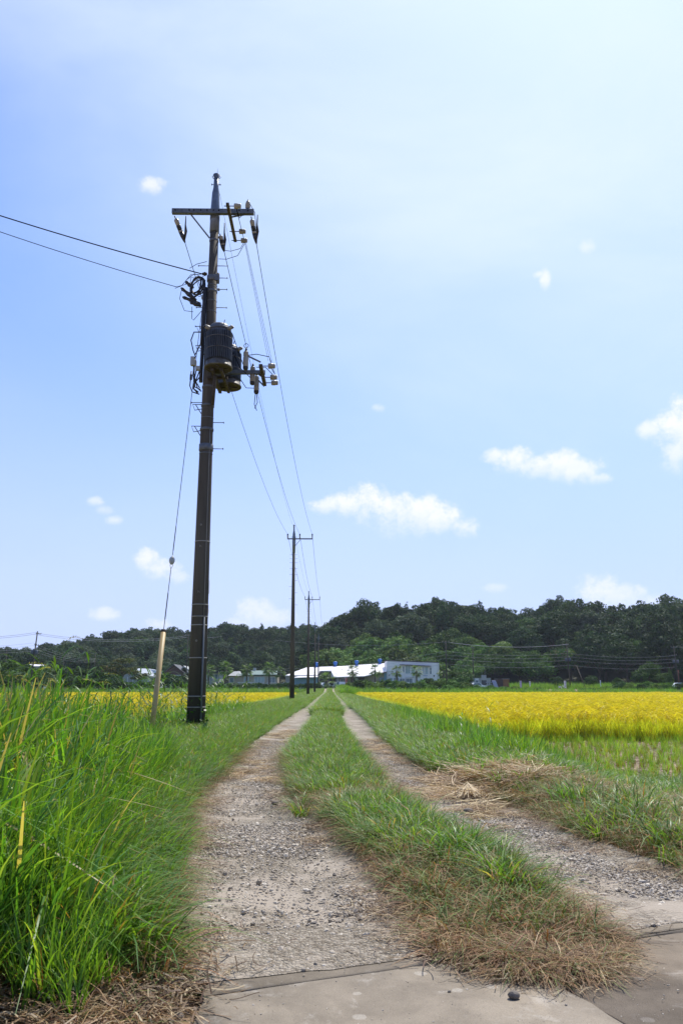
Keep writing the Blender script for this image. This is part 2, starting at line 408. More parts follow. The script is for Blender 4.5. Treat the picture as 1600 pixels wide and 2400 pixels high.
# gravel wheel tracks
def gravel_mat():
    m = bpy.data.materials.new('gravel'); m.use_nodes = True; t = NT(m.node_tree); b = m.node_tree.nodes['Principled BSDF']
    tc = t.node('ShaderNodeTexCoord'); o = tc.outputs['Object']
    vo = t.node('ShaderNodeTexVoronoi'); t.l.new(o, vo.inputs['Vector']); vo.inputs['Scale'].default_value = 70
    vs_ = t.node('ShaderNodeTexVoronoi'); t.l.new(o, vs_.inputs['Vector']); vs_.inputs['Scale'].default_value = 190
    sepc = t.node('ShaderNodeSeparateColor'); t.l.new(vo.outputs['Color'], sepc.inputs[0])
    stone = t.ramp(sepc.outputs[0], [(0, (.17, .14, .10)), (.5, (.28, .235, .18)), (1, (.41, .36, .285))])
    dust = t.mixc(t.noise(o, 3, 6, .6), (.335, .285, .225), (.29, .25, .205))
    big = t.smooth(t.noise(o, 1.6, 5, .65), .42, .60)
    c = t.mixc(big, stone, dust)
    c = t.mixc(.5, c, t.ramp(t.noise(o, 120, 4, .7), [(.3, (.62, .62, .62)), (.7, (1.3, 1.3, 1.3))]), 'MULTIPLY')
    t.l.new(c, b.inputs['Base Color']); b.inputs['Roughness'].default_value = .93; b.inputs['Specular IOR Level'].default_value = .2
    h = t.m('ADD', t.m('MULTIPLY', t.m('SUBTRACT', 1.0, vo.outputs['Distance']), .7), t.m('MULTIPLY', t.m('SUBTRACT', 1.0, vs_.outputs['Distance']), .3))
    h = t.m('MULTIPLY', h, t.m('SUBTRACT', 1.15, big))
    bn = t.node('ShaderNodeBump'); bn.inputs['Strength'].default_value = 1.0; bn.inputs['Distance'].default_value = .02
    t.l.new(h, bn.inputs['Height']); t.l.new(bn.outputs[0], b.inputs['Normal'])
    return m
GRAVEL = gravel_mat()
def track(name, PL, PR, y0f, y1):
    yy = np.concatenate([np.linspace(0, 1, 90) ** 1.0 * 11, 11 + np.geomspace(.15, y1 - 14.3, 110)])
    nu = 14; V = []
    for a in np.linspace(0, 1, nu):
        V.append(a)
    V = np.array(V); rows = []
    for s_ in yy:
        y = 3.3 + s_
        L = edge(PL, y) - .10 + .10 * (vnoise(y, 0, 2.2, 5) - .5); Rr = edge(PR, y) + .10 + .10 * (vnoise(y, 9, 2.2, 6) - .5)
        x = L + (Rr - L) * V
        yv = y + (slab_edge_y(x) - 3.3 - .02 - .07 * vnoise(x, 0, 9, 3)) * max(0.0, 1 - s_ / 1.5)
        z = gz(x, yv) + .003 + .012 * (vnoise(x, yv, 3.0, 8)) - .03 * np.sin(np.pi * V) * min(1, s_ / .8)
        z = z + .012
        if s_ < .25: z = z * (s_ / .25) + .0085 * (1 - s_ / .25)
        rows.append(np.stack([x, yv, z], -1))
    A = np.array(rows); n0, n1 = A.shape[:2]; I = np.arange(n0 * n1).reshape(n0, n1)
    q = np.stack([I[:-1, :-1], I[:-1, 1:], I[1:, 1:], I[1:, :-1]], -1).reshape(-1, 4)
    tag(link_mesh(name, np_mesh(name, A.reshape(-1, 3), quads=q, smooth=True), GRAVEL), kind='structure')
track('gravel_track', LLp, LRp, 3.3, 204)
track('gravel_track', RLp, RRp, 3.3, 204)

# concrete slabs of the crossing road
def slab_mat():
    m = bpy.data.materials.new('road_concrete'); m.use_nodes = True; t = NT(m.node_tree); b = m.node_tree.nodes['Principled BSDF']
    tc = t.node('ShaderNodeTexCoord'); o = tc.outputs['Object']; geo = t.node('ShaderNodeNewGeometry')
    oi = t.node('ShaderNodeObjectInfo')
    base = t.mixc(t.smooth(t.noise(o, 2.3, 8, .62, .3), .35, .65), (.26, .22, .17), (.165, .138, .105))
    white = t.m('MULTIPLY', t.smooth(t.noise(o, 4.5, 7, .7, .5), .56, .74), .6)
    c = t.mixc(white, base, (.44, .41, .37))
    # round pale lichen spots
    vo = t.node('ShaderNodeTexVoronoi'); t.l.new(o, vo.inputs['Vector']); vo.inputs['Scale'].default_value = 9.0; vo.inputs['Randomness'].default_value = 1.0
    dd = t.m('ADD', vo.outputs['Distance'], t.m('MULTIPLY', t.m('SUBTRACT', t.noise(o, 40, 3, .6), .5), .12))
    sc = t.node('ShaderNodeSeparateColor'); t.l.new(vo.outputs['Color'], sc.inputs[0])
    spot = t.m('MULTIPLY', t.smooth(dd, .22, .17), t.m('GREATER_THAN', sc.outputs[0], .78))
    c = t.mixc(t.m('MULTIPLY', spot, t.m('MULTIPLY', t.noise(o, 90, 5, .8), .55)), c, (.50, .47, .42))
    dk = t.m('MULTIPLY', t.smooth(t.noise(o, 14, 8, .8), .56, .70), .65)
    c = t.mixc(dk, c, (.14, .115, .09))
    sp = t.node('ShaderNodeTexVoronoi'); t.l.new(o, sp.inputs['Vector']); sp.inputs['Scale'].default_value = 38
    c = t.mixc(t.m('MULTIPLY', t.smooth(sp.outputs['Distance'], .10, .05), .8), c, (.09, .075, .06))
    c = t.mixc(.6, c, t.ramp(t.noise(o, 260, 3, .8), [(.3, (.66, .66, .66)), (.7, (1.28, 1.28, 1.28))]), 'MULTIPLY')
    at = t.node('ShaderNodeAttribute', attribute_name='Col'); c = t.mixc(1.0, c, at.outputs['Color'], 'MULTIPLY')
    t.l.new(c, b.inputs['Base Color']); b.inputs['Roughness'].default_value = .88; b.inputs['Specular IOR Level'].default_value = .25
    bn = t.node('ShaderNodeBump'); bn.inputs['Strength'].default_value = .45; bn.inputs['Distance'].default_value = .004
    t.l.new(t.m('ADD', t.noise(o, 60, 6, .7), t.noise(o, 300, 3, .7)), bn.inputs['Height']); t.l.new(bn.outputs[0], b.inputs['Normal'])
    return m
SLAB = slab_mat()
def slab(name, pts, tint, zt=.010):
    """one cast panel: ragged outline, small chamfer, real thickness"""
    P = []
    n = len(pts)
    for i in range(n):
        a, b = np.array(pts[i], float), np.array(pts[(i + 1) % n], float); L = np.linalg.norm(b - a); k = int(max(2, min(60, L / .03)))
        for j in range(k):
            p = a + (b - a) * j / k; w = (vnoise(p[0] * 1.0, p[1] * 1.0, 11, 3) - .5) * .014 + (vnoise(p[0], p[1], 40, 9) - .5) * .006
            nrm = np.array([b[1] - a[1], a[0] - b[0]]) / L
            P.append(p + nrm * w)
    P = np.array(P); c = P.mean(0); m_ = len(P)
    inner = P + (c - P) / np.linalg.norm(c - P, axis=1)[:, None] * .003
    V = np.concatenate([np.c_[P, np.full(m_, -.06)], np.c_[P, np.full(m_, zt - .004)], np.c_[inner, np.full(m_, zt)], [[c[0], c[1], zt]]])
    q = [(i, (i + 1) % m_, m_ + (i + 1) % m_, m_ + i) for i in range(m_)] + [(m_ + i, m_ + (i + 1) % m_, 2 * m_ + (i + 1) % m_, 2 * m_ + i) for i in range(m_)]
    tr = [(2 * m_ + i, 2 * m_ + (i + 1) % m_, 3 * m_) for i in range(m_)]
    tag(link_mesh(name, np_mesh(name, V, quads=q, tris=tr, col=np.tile(tint, (len(V), 1))), SLAB), kind='structure')
def jl(x, off=0.0): return 3.07 + SLOPE * (x - .03) + off     # joint between the apron and the panels
ey = lambda x: float(slab_edge_y(x))
slab('concrete_apron', [(-.42, jl(-.42, .004)), (2.2, jl(2.2, .004)), (9, jl(9, .004)), (9, ey(9)), (2.2, ey(2.2)), (1.0, ey(1.0)), (-.42, ey(-.42))], (1.02, 1.0, .96), .006)
vx = lambda y: .89 - (y - 2.69) * .33
slab('concrete_slab', [(-.43, -2.5), (vx(-2.5) - .005, -2.5), (vx(jl(.72)) - .005, jl(.72, -.004)), (-.41, jl(-.41, -.004))], (1.0, 1.0, 1.0), .010)
slab('concrete_slab', [(vx(-2.5) + .005, -2.5), (9, -2.5), (9, jl(9, -.005)), (vx(jl(.73)) + .005, jl(.73, -.005))], (.90, .86, .82), .004)

# ------------------------------------------------------------------ scattering with geometry nodes
def scatter_group(coll):
    g = bpy.data.node_groups.new('scatter_' + coll.name, 'GeometryNodeTree')
    g.interface.new_socket('Geometry', in_out='INPUT', socket_type='NodeSocketGeometry'); g.interface.new_socket('Geometry', in_out='OUTPUT', socket_type='NodeSocketGeometry')
    gi = g.nodes.new('NodeGroupInput'); go = g.nodes.new('NodeGroupOutput'); ip = g.nodes.new('GeometryNodeInstanceOnPoints')
    ci = g.nodes.new('GeometryNodeCollectionInfo'); ci.inputs['Collection'].default_value = coll; ci.inputs['Separate Children'].default_value = True; ci.inputs['Reset Children'].default_value = True
    def attr(name, typ):
        n = g.nodes.new('GeometryNodeInputNamedAttribute'); n.data_type = typ; n.inputs['Name'].default_value = name; return n.outputs['Attribute']
    L = g.links
    L.new(gi.outputs[0], ip.inputs['Points']); L.new(ci.outputs[0], ip.inputs['Instance']); ip.inputs['Pick Instance'].default_value = True
    L.new(attr('idx', 'INT'), ip.inputs['Instance Index']); L.new(attr('rot', 'FLOAT_VECTOR'), ip.inputs['Rotation']); L.new(attr('scl', 'FLOAT_VECTOR'), ip.inputs['Scale'])
    L.new(ip.outputs[0], go.inputs[0])
    return g
def scatter(name, pts, variants, scale, tilt=.12, label=None, cat=None, kind='stuff', leanx=0.0, scz=None, parent=None, spin=math.pi):
    """one object: points on the ground carrying copies of small clump meshes"""
    pts = np.asarray(pts, np.float32); n = len(pts)
    me = bpy.data.meshes.new(name); me.vertices.add(n); me.vertices.foreach_set('co', pts.ravel())
    rot = np.stack([rng.normal(0, tilt, n), rng.normal(leanx, tilt, n), rng.uniform(-spin, spin, n)], -1).astype(np.float32)
    sc = np.broadcast_to(np.asarray(scale, float), (n,)).copy(); S = np.stack([sc, sc, sc if scz is None else sc * scz], -1).astype(np.float32)
    a = me.attributes.new('rot', 'FLOAT_VECTOR', 'POINT'); a.data.foreach_set('vector', rot.ravel())
    a = me.attributes.new('scl', 'FLOAT_VECTOR', 'POINT'); a.data.foreach_set('vector', S.ravel())
    a = me.attributes.new('idx', 'INT', 'POINT'); a.data.foreach_set('value', rng.integers(0, len(variants.objects), n).astype(np.int32))
    o = bpy.data.objects.new(name, me); C.objects.link(o)
    md = o.modifiers.new('scatter', 'NODES'); md.node_group = scatter_group(variants)
    if parent: o.parent = parent
    return tag(o, label, cat, kind=kind)
def collection_of(name, meshes, material):
    c = bpy.data.collections.new(name)
    for me in meshes:
        me.materials.append(material); c.objects.link(bpy.data.objects.new(name, me))
    return c

def blades(seed, n, rad, h, w, bend, segs, palette, droop=.25, root_dark=.75, tip=(1, 1, 1), spread=.15, wshape=.6, kink=0.0):
    """a clump of tapered curved grass blades, each a strip of faces"""
    r = np.random.default_rng(seed)
    a0 = r.uniform(0, 2 * np.pi, n); rr = rad * np.sqrt(r.uniform(0, 1, n)); root = np.stack([rr * np.cos(a0), rr * np.sin(a0)], -1)
    a = a0 + r.normal(0, .9, n); H = r.uniform(h[0], h[1], n); W = r.uniform(w[0], w[1], n) / 2; B = r.uniform(bend[0], bend[1], n)
    t = np.linspace(0, 1, segs + 1)[None, :]
    out = (spread * t + B[:, None] * t ** 2.2) * H[:, None]
    z = H[:, None] * (t - droop * B[:, None] * t ** 3.2)
    side = a + np.pi / 2 + r.normal(0, .5, n)
    if kink > 0:
        kk = r.uniform(0, 1, n) < kink; out = np.where(kk[:, None], np.where(t > .6, out + (t - .6) * H[:, None] * 1.2, out), out); z = np.where(kk[:, None], np.where(t > .6, z - (t - .6) * H[:, None] * 1.5, z), z)
    cx = root[:, :1] + out * np.cos(a)[:, None]; cyy = root[:, 1:] + out * np.sin(a)[:, None]
    ww = W[:, None] * np.clip(1.0 - t, 0.02, 1) ** wshape * np.clip(.55 + 1.6 * t, 0, 1)
    dx = np.cos(side)[:, None] * ww; dy = np.sin(side)[:, None] * ww
    L = np.stack([cx - dx, cyy - dy, z], -1); Rr = np.stack([cx + dx, cyy + dy, z], -1)
    V = np.stack([L, Rr], 2).reshape(-1, 3)
    k = (segs + 1) * 2; base = (np.arange(n) * k)[:, None] + (np.arange(segs) * 2)[None, :]
    q = np.stack([base, base + 1, base + 3, base + 2], -1).reshape(-1, 4)
    pal = np.array([p[1] for p in palette]); wt = np.array([p[0] for p in palette], float); wt /= wt.sum()
    c = pal[r.choice(len(pal), n, p=wt)] * r.uniform(.8, 1.2, (n, 1))
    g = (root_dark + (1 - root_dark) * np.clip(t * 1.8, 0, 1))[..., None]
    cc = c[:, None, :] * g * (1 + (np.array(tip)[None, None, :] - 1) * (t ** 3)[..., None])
    return V, q, np.repeat(cc[:, :, None, :], 2, 2).reshape(-1, 3)
def join(parts):
    V, Qs, Cc, k = [], [], [], 0
    for v, q, c in parts: V.append(v); Qs.append(q + k); Cc.append(c); k += len(v)
    return np.concatenate(V), np.concatenate(Qs), np.concatenate(Cc)
def mesh_of(name, parts):
    v, q, c = join(parts); return np_mesh(name, v, quads=q, col=c)
def ribbon(path, widths, colour, twist=0.0, r=None):
    path = np.array(path, float); n = len(path); d = np.gradient(path, axis=0); s = np.cross(d, [0, 0, 1]); s /= np.linalg.norm(s, axis=1)[:, None] + 1e-9
    if twist: s = s * np.cos(twist) + np.array([0, 0, 1.0]) * np.sin(twist)
    w = np.asarray(widths)[:, None] / 2; V = np.stack([path - s * w, path + s * w], 1).reshape(-1, 3)
    b = np.arange(n - 1) * 2; q = np.stack([b, b + 1, b + 3, b + 2], -1)
    cc = np.tile(np.asarray(colour, float), (len(V), 1))
    return V, q, cc
def foxtail(x, y, h, lean, az, colour=(.09, .14, .03), head=(.30, .28, .10)):
    """stem with a nodding bristly seed head"""
    P = []; n = 14; ca, sa = math.cos(az), math.sin(az)
    t = np.linspace(0, 1, n); out = lean * t ** 3 * h + .10 * np.clip(t - .85, 0, 1) / .15; z = h * t - .05 * (np.clip(t - .85, 0, 1) / .15) ** 2
    path = np.stack([x + out * ca, y + out * sa, z], -1)
    P.append(ribbon(path, np.full(n, .0028), colour)); P.append(ribbon(path, np.full(n, .0028), colour, twist=1.5))
    e = path[-1]; d = path[-1] - path[-2]; d /= np.linalg.norm(d); rr = np.random.default_rng(int(h * 1e4))
    for i in range(46):
        u = i / 45; c = e + d * .09 * u + np.array([ca * .03 * u * u, sa * .03 * u * u, -.05 * u * u])
        v = rr.normal(0, 1, 3); v /= np.linalg.norm(v); v = v * .012 * (1 - .5 * u) + d * .006
        P.append(ribbon([c, c + v * .6, c + v], [.004, .003, .0008], head))
    return P

G_LUSH = [(5, (.105, .225, .028)), (3, (.15, .28, .035)), (1.6, (.07, .165, .032)), (.7, (.20, .30, .05)), (.15, (.34, .28, .12)), (.12, (.34, .14, .05))]
G_VERGE = [(4, (.095, .20, .028)), (3, (.13, .25, .034)), (1.8, (.18, .27, .055)), (.9, (.30, .24, .11)), (.5, (.22, .12, .05)), (1, (.07, .14, .03))]
G_MIX = [(4, (.095, .18, .035)), (3, (.15, .22, .04)), (3, (.31, .205, .085)), (2.4, (.21, .105, .045)), (.8, (.36, .16, .045))]
G_DRY = [(3, (.34, .205, .09)), (3, (.235, .122, .052)), (2.4, (.14, .066, .030)), (1.3, (.46, .35, .19)), (2.2, (.12, .18, .035))]
G_RICE = [(5, (.62, .64, .05)), (3, (.70, .73, .09)), (2.4, (.48, .52, .06)), (2.0, (.30, .42, .05)), (.5, (.50, .38, .05))]

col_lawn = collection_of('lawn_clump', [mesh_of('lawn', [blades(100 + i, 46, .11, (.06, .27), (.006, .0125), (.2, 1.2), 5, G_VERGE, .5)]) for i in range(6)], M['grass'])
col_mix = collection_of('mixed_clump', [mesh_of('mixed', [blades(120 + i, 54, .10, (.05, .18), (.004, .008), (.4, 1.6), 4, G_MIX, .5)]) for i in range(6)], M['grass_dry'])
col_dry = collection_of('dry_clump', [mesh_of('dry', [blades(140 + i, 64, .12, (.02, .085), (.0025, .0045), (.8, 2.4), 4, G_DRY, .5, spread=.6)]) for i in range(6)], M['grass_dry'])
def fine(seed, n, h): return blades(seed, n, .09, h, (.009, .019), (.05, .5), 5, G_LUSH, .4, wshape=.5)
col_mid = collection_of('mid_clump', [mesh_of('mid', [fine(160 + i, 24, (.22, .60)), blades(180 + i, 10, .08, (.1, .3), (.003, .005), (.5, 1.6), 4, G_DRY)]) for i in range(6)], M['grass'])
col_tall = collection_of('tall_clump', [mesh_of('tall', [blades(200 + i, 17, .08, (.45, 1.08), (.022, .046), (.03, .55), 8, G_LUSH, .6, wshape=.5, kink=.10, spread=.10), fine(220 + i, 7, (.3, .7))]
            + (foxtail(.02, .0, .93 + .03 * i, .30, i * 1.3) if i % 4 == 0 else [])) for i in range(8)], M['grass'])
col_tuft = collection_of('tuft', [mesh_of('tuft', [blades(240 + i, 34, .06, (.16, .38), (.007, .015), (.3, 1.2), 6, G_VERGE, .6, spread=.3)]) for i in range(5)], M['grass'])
def reed(seed, h):
    r = np.random.default_rng(seed); P = []; az = r.uniform(0, 6.28); n = 12; t = np.linspace(0, 1, n)
    path = np.stack([.10 * h * t ** 2 * math.cos(az), .10 * h * t ** 2 * math.sin(az), h * t], -1)
    P.append(ribbon(path, .006 * (1.1 - t), (.10, .16, .04))); P.append(ribbon(path, .006 * (1.1 - t), (.10, .16, .04), twist=1.5))
    for k in range(9):
        u = .15 + .83 * k / 9; p0 = np.array([np.interp(u, t, path[:, j]) for j in range(3)]); a = az + (k % 2) * math.pi + r.normal(0, .5); L = h * r.uniform(.22, .40); m_ = 7; s = np.linspace(0, 1, m_)
        pp = np.stack([p0[0] + np.cos(a) * L * s * .85, p0[1] + np.sin(a) * L * s * .85, p0[2] + L * (.75 * s - .62 * s ** 2.4)], -1)
        P.append(ribbon(pp, .020 * np.clip(s * 4 + .25, 0, 1) * np.clip(1.05 - s, 0, 1) ** .7, np.array([.055, .12, .025]) * r.uniform(.8, 1.5)))
    return P
col_reed = collection_of('reed', [mesh_of('reed', reed(300 + i, 1.0)) for i in range(5)], M['grass'])
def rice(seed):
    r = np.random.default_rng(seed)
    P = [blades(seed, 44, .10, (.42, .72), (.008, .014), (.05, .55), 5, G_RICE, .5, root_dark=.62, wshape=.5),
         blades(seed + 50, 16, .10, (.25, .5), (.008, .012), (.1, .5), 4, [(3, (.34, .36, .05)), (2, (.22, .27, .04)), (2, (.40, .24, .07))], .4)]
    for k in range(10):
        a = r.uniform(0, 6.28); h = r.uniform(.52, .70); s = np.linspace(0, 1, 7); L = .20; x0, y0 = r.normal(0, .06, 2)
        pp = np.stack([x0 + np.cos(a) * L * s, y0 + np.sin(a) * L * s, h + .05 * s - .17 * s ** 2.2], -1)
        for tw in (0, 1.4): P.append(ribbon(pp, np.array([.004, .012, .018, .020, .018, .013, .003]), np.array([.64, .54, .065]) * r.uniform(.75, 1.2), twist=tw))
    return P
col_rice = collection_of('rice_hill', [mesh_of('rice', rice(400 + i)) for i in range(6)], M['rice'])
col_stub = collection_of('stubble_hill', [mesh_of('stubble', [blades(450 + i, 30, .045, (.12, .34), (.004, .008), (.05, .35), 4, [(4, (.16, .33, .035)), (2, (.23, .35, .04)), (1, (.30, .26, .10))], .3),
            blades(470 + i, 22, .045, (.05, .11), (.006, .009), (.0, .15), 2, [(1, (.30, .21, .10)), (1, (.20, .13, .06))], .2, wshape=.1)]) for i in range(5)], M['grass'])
def straw(seed, n, L, zr=.03, w=.004, pal=((.48, .36, .18), (.60, .48, .29), (.32, .21, .10), (.24, .15, .075))):
    r = np.random.default_rng(seed); P = []
    for k in range(n):
        a = r.uniform(0, 6.28); l = r.uniform(*L); x0, y0 = r.normal(0, .09, 2); s = np.linspace(-.5, .5, 6); bnd = r.normal(0, .25)
        z = .004 + r.uniform(0, zr) + zr * .8 * np.sin(s * 3 + r.uniform(0, 6)) * .5
        pp = np.stack([x0 + np.cos(a) * l * s - np.sin(a) * bnd * l * s * s, y0 + np.sin(a) * l * s + np.cos(a) * bnd * l * s * s, np.maximum(z, .003)], -1)
        P.append(ribbon(pp, np.full(6, w * r.uniform(.6, 1.3)), np.array(pal[r.integers(len(pal))]) * r.uniform(.8, 1.15), twist=r.uniform(-.6, .6)))
    return P
col_straw = collection_of('straw', [mesh_of('straw', straw(500 + i, 34, (.15, .6), .05, .0055)) for i in range(5)], M['grass_dry'])
col_litter = collection_of('litter', [mesh_of('litter', straw(520 + i, 80, (.02, .09), .014, .0032, ((.19, .125, .07), (.28, .20, .12), (.12, .075, .045), (.40, .31, .19)))) for i in range(5)], M['grass_dry'])
def broadleaf(seed, n, h, L, colr):
    r = np.random.default_rng(seed); P = []
    for k in range(n):
        a = k * 2.4 + r.normal(0, .3); e = r.uniform(.15, 1.0); l = L * r.uniform(.6, 1.1); s = np.linspace(0, 1, 7); z0 = h * r.uniform(0, .5)
        pp = np.stack([np.cos(a) * l * s * math.cos(e * .7), np.sin(a) * l * s * math.cos(e * .7), z0 + h * e * s - .35 * l * s ** 2.5], -1)
        P.append(ribbon(pp, l * .36 * np.array([.12, .3, .8, 1.0, .9, .55, .05]), np.array(colr) * r.uniform(.7, 1.3)))
    return P
col_weed = collection_of('weed', [mesh_of('weed', broadleaf(540 + i, 16, .10, .12, (.07, .14, .03))) for i in range(4)], M['grass'])
def stone_mesh(seed, sub=1):
    r = np.random.default_rng(seed); import bmesh
    b = bmesh.new(); bmesh.ops.create_icosphere(b, subdivisions=sub, radius=.5)
    ax = r.uniform(.6, 1.3, 3); ax[2] *= .48
    for v in b.verts:
        v.co = Vector((v.co.x * ax[0], v.co.y * ax[1], v.co.z * ax[2])) * (r.uniform(.80, 1.15) if sub == 1 else r.uniform(.94, 1.05))
    me = bpy.data.meshes.new('stone'); b.to_mesh(me); b.free(); return me
def stone_mat():
    m = bpy.data.materials.new('gravel_stone'); m.use_nodes = True; t = NT(m.node_tree); b = m.node_tree.nodes['Principled BSDF']
    oi = t.node('ShaderNodeObjectInfo'); tc = t.node('ShaderNodeTexCoord')
    c = t.ramp(oi.outputs['Random'], [(0, (.27, .23, .18)), (.35, (.38, .325, .255)), (.75, (.47, .41, .33)), (1, (.58, .52, .43))])
    c = t.mixc(.6, c, t.ramp(t.noise(tc.outputs['Object'], 5, 4, .7), [(.3, (.7, .7, .7)), (.7, (1.2, 1.2, 1.2))]), 'MULTIPLY')
    t.l.new(c, b.inputs['Base Color']); b.inputs['Roughness'].default_value = .9; b.inputs['Specular IOR Level'].default_value = .2
    return m
STONE = stone_mat()
col_stone = collection_of('stone', [stone_mesh(600 + i) for i in range(8)], STONE)

def rnd_pts(n, x0, x1, y0, y1, power=1.0):
    x = rng.uniform(x0, x1, n); y = y0 + (y1 - y0) * rng.uniform(0, 1, n) ** power
    return x, y
def in_view(x, y, m=1.5, k=.50): return (x - y * .0141 > -k * y - m) & (x - y * .0141 < k * y + m)
def with_z(x, y, dz=0.0): return np.stack([x, y, gz(x, y) + dz], -1)
TIP = np.array([(.44, 3.36), (.52, 3.26), (.62, 3.13), (.80, 3.07), (.96, 3.16), (1.08, 3.42), (1.04, 3.9), (.42, 3.7)])
def in_poly(x, y, P):
    r = np.zeros(len(x), bool); j = len(P) - 1
    for i in range(len(P)):
        c = ((P[i, 1] > y) != (P[j, 1] > y)) & (x < (P[j, 0] - P[i, 0]) * (y - P[i, 1]) / (P[j, 1] - P[i, 1] + 1e-12) + P[i, 0]); r ^= c; j = i
    return r
def in_strip(x, y, pad=0.0):
    j = .10 * (vnoise(x, y, 2.4, 11) - .5)
    return (((x > edge(LRp, y) + pad + j + .09) & (x < edge(RLp, y) - .08 - pad - j) & (y > 3.55)) | (in_poly(x, y, TIP) & (y < 3.9)))

# --- strip of grass between the wheel tracks
x, y = rnd_pts(13000, -.9, 1.5, 3.0, 9.5, 1.2); k = in_strip(x, y, .03); x, y = x[k], y[k]
scatter('dry_undergrowth', with_z(x, y, .006), col_dry, rng.uniform(.7, 1.2, len(x)), label='low brown dry grass along the middle strip between the wheel tracks', cat='dry grass')
x, y = rnd_pts(3600, -.9, 1.5, 3.05, 7.5); k = in_strip(x, y, .02) ; x, y = x[k], y[k]
scatter('plant_litter', with_z(x, y, .006), col_litter, rng.uniform(.8, 1.3, len(x)), label='brown dead stalks and litter at the foot of the middle strip', cat='plant litter', tilt=.05)
x, y = rnd_pts(9000, -.9, 1.5, 3.4, 12); dl = x - edge(LRp, y); dr = edge(RLp, y) - x
k = in_strip(x, y, .0) & (rng.uniform(0, 1, len(x)) < .30 + .70 * sstep(np.minimum(dl, dr), -.02, .30) * sstep(y, 3.3, 3.9)) ; x, y = x[k], y[k]
scatter('mixed_grass', with_z(x, y), col_mix, rng.uniform(.7, 1.15, len(x)), label='mixed brown and green grass edging the middle strip', cat='grass')
x, y = rnd_pts(26000, -.9, 1.5, 3.5, 30, 1.25)
dl = x - edge(LRp, y); dr = edge(RLp, y) - x; mn = np.minimum(dl, dr)
gr = sstep(vnoise(x, y, 1.3, 21) + .02 + .12 * (y > 6) + .22 * (y > 8.5), .45, .66)
k = in_strip(x, y, .05) & (rng.uniform(0, 1, len(x)) < gr * sstep(mn, .05, .30) * sstep(y, 3.6, 4.2)); x, y = x[k], y[k]
scatter('strip_grass', with_z(x, y), col_lawn, rng.uniform(.6, 1.05, len(x)), label='green grass growing along the middle strip of the farm track', cat='grass')
T = [(.94, 4.0, 1.0), (.90, 4.2, 1.1), (.96, 4.35, .9), (.92, 4.1, .8), (.85, 4.45, 1.05), (.70, 4.7, 1.1), (.62, 4.55, 1.0), (.5, 4.85, 1.0), (.78, 4.9, .9), (.40, 4.75, .8), (.98, 4.75, .9), (.55, 5.2, .9), (.9, 5.2, .8),
     (.3, 6.6, .85), (.42, 6.9, .8), (.1, 7.4, .8), (-.2, 8.2, .9), (.2, 8.6, .8), (.45, 7.7, .75), (.9, 3.8, .7), (.65, 5.6, .8), (.05, 6.2, .7), (0.3, 5.6, .7)]
T += [(rng.uniform(.25, .95), rng.uniform(4.1, 6.2), rng.uniform(.7, 1.1)) for _ in range(16)] + [(rng.uniform(-.4, .4), rng.uniform(6.2, 10), rng.uniform(.6, .9)) for _ in range(12)]
tp = np.array([(a + rng.normal(0, .05), b + rng.normal(0, .06)) for a, b, s in T for _ in range(3)]); ts = np.repeat([t[2] for t in T], 3) * rng.uniform(.55, .95, len(tp))
scatter('grass_tufts', with_z(tp[:, 0], tp[:, 1]), col_tuft, ts, label='longer arching green grass tufts on the middle strip', cat='grass')
x, y = rnd_pts(700, .2, 1.35, 3.2, 5.0); k = in_strip(x, y, .0); x, y = x[k][:260], y[k][:260]
scatter('small_weeds', with_z(x, y), col_weed, rng.uniform(.18, .4, len(x)), label='small yellow green clover-like weeds in the brown end of the strip', cat='weeds')

# --- right verge
def right_pts(n, y0, y1, p, xmax=3.4): 
    x, y = rnd_pts(n, .8, xmax, y0, y1, p); k = (x > edge(RRp, y) + .13 + .10 * (vnoise(y, x, 2, 31) - .5)) & in_view(x, y); return x[k], y[k]
x, y = right_pts(12000, 4.4, 13, 1.0, 3.8); brown = 1 - sstep(y + .3 * (x - 2) + 1.6 * (vnoise(x, y, 1.0, 3) - .5), 8.8, 10.0)
near_edge = 1 - sstep(x - edge(RRp, y), .05, .35)
k = rng.uniform(0, 1, len(x)) < np.maximum(brown, near_edge); x1, y1 = x[k], y[k]
scatter('dry_undergrowth', with_z(x1, y1), col_dry, rng.uniform(.7, 1.1, len(x1)), label='brown dry grass beside the right wheel track near the straw', cat='dry grass')
k = k & (rng.uniform(0, 1, len(x)) < .6); x1, y1 = x[k], y[k]
scatter('mixed_grass', with_z(x1, y1), col_mix, rng.uniform(.6, 1.15, len(x1)), label='mixed dry and green grass right of the right wheel track', cat='grass')
x, y = right_pts(30000, 4.6, 42, 1.15, 3.7)
green = sstep(y + .4 * (x - 2) + 1.8 * (vnoise(x, y, 1.3, 5) - .5), 8.6, 10.0) * sstep(x - edge(RRp, y), .04, .30)
heap = np.exp(-(((x - 1.95) / .75) ** 2 + ((y - 8.6) / 1.2) ** 2))
k = rng.uniform(0, 1, len(x)) < (.04 + .96 * green) * (1 - .85 * np.clip(heap * 1.6, 0, 1)); x, y = x[k], y[k]
scatter('verge_grass', with_z(x, y), col_lawn, rng.uniform(.8, 1.25, len(x)) * (1 + .35 * sstep(y, 15, 40)), label='green mown grass along the verge right of the track', cat='grass')
x, y = right_pts(5000, 10.5, 34, 1.1, 4.2); k = (x > 1.7) & (x < 3.45 + .9 * (y > 19.5)) & (rng.uniform(0, 1, len(x)) < .9 * sstep(x + .8 * (vnoise(x, y, .8, 9) - .5), 1.8, 3.0)); x, y = x[k], y[k]
scatter('lush_grass', with_z(x, y), col_mid, rng.uniform(.5, .95, len(x)), label='longer bright green grass between the right verge and the rice', cat='grass')
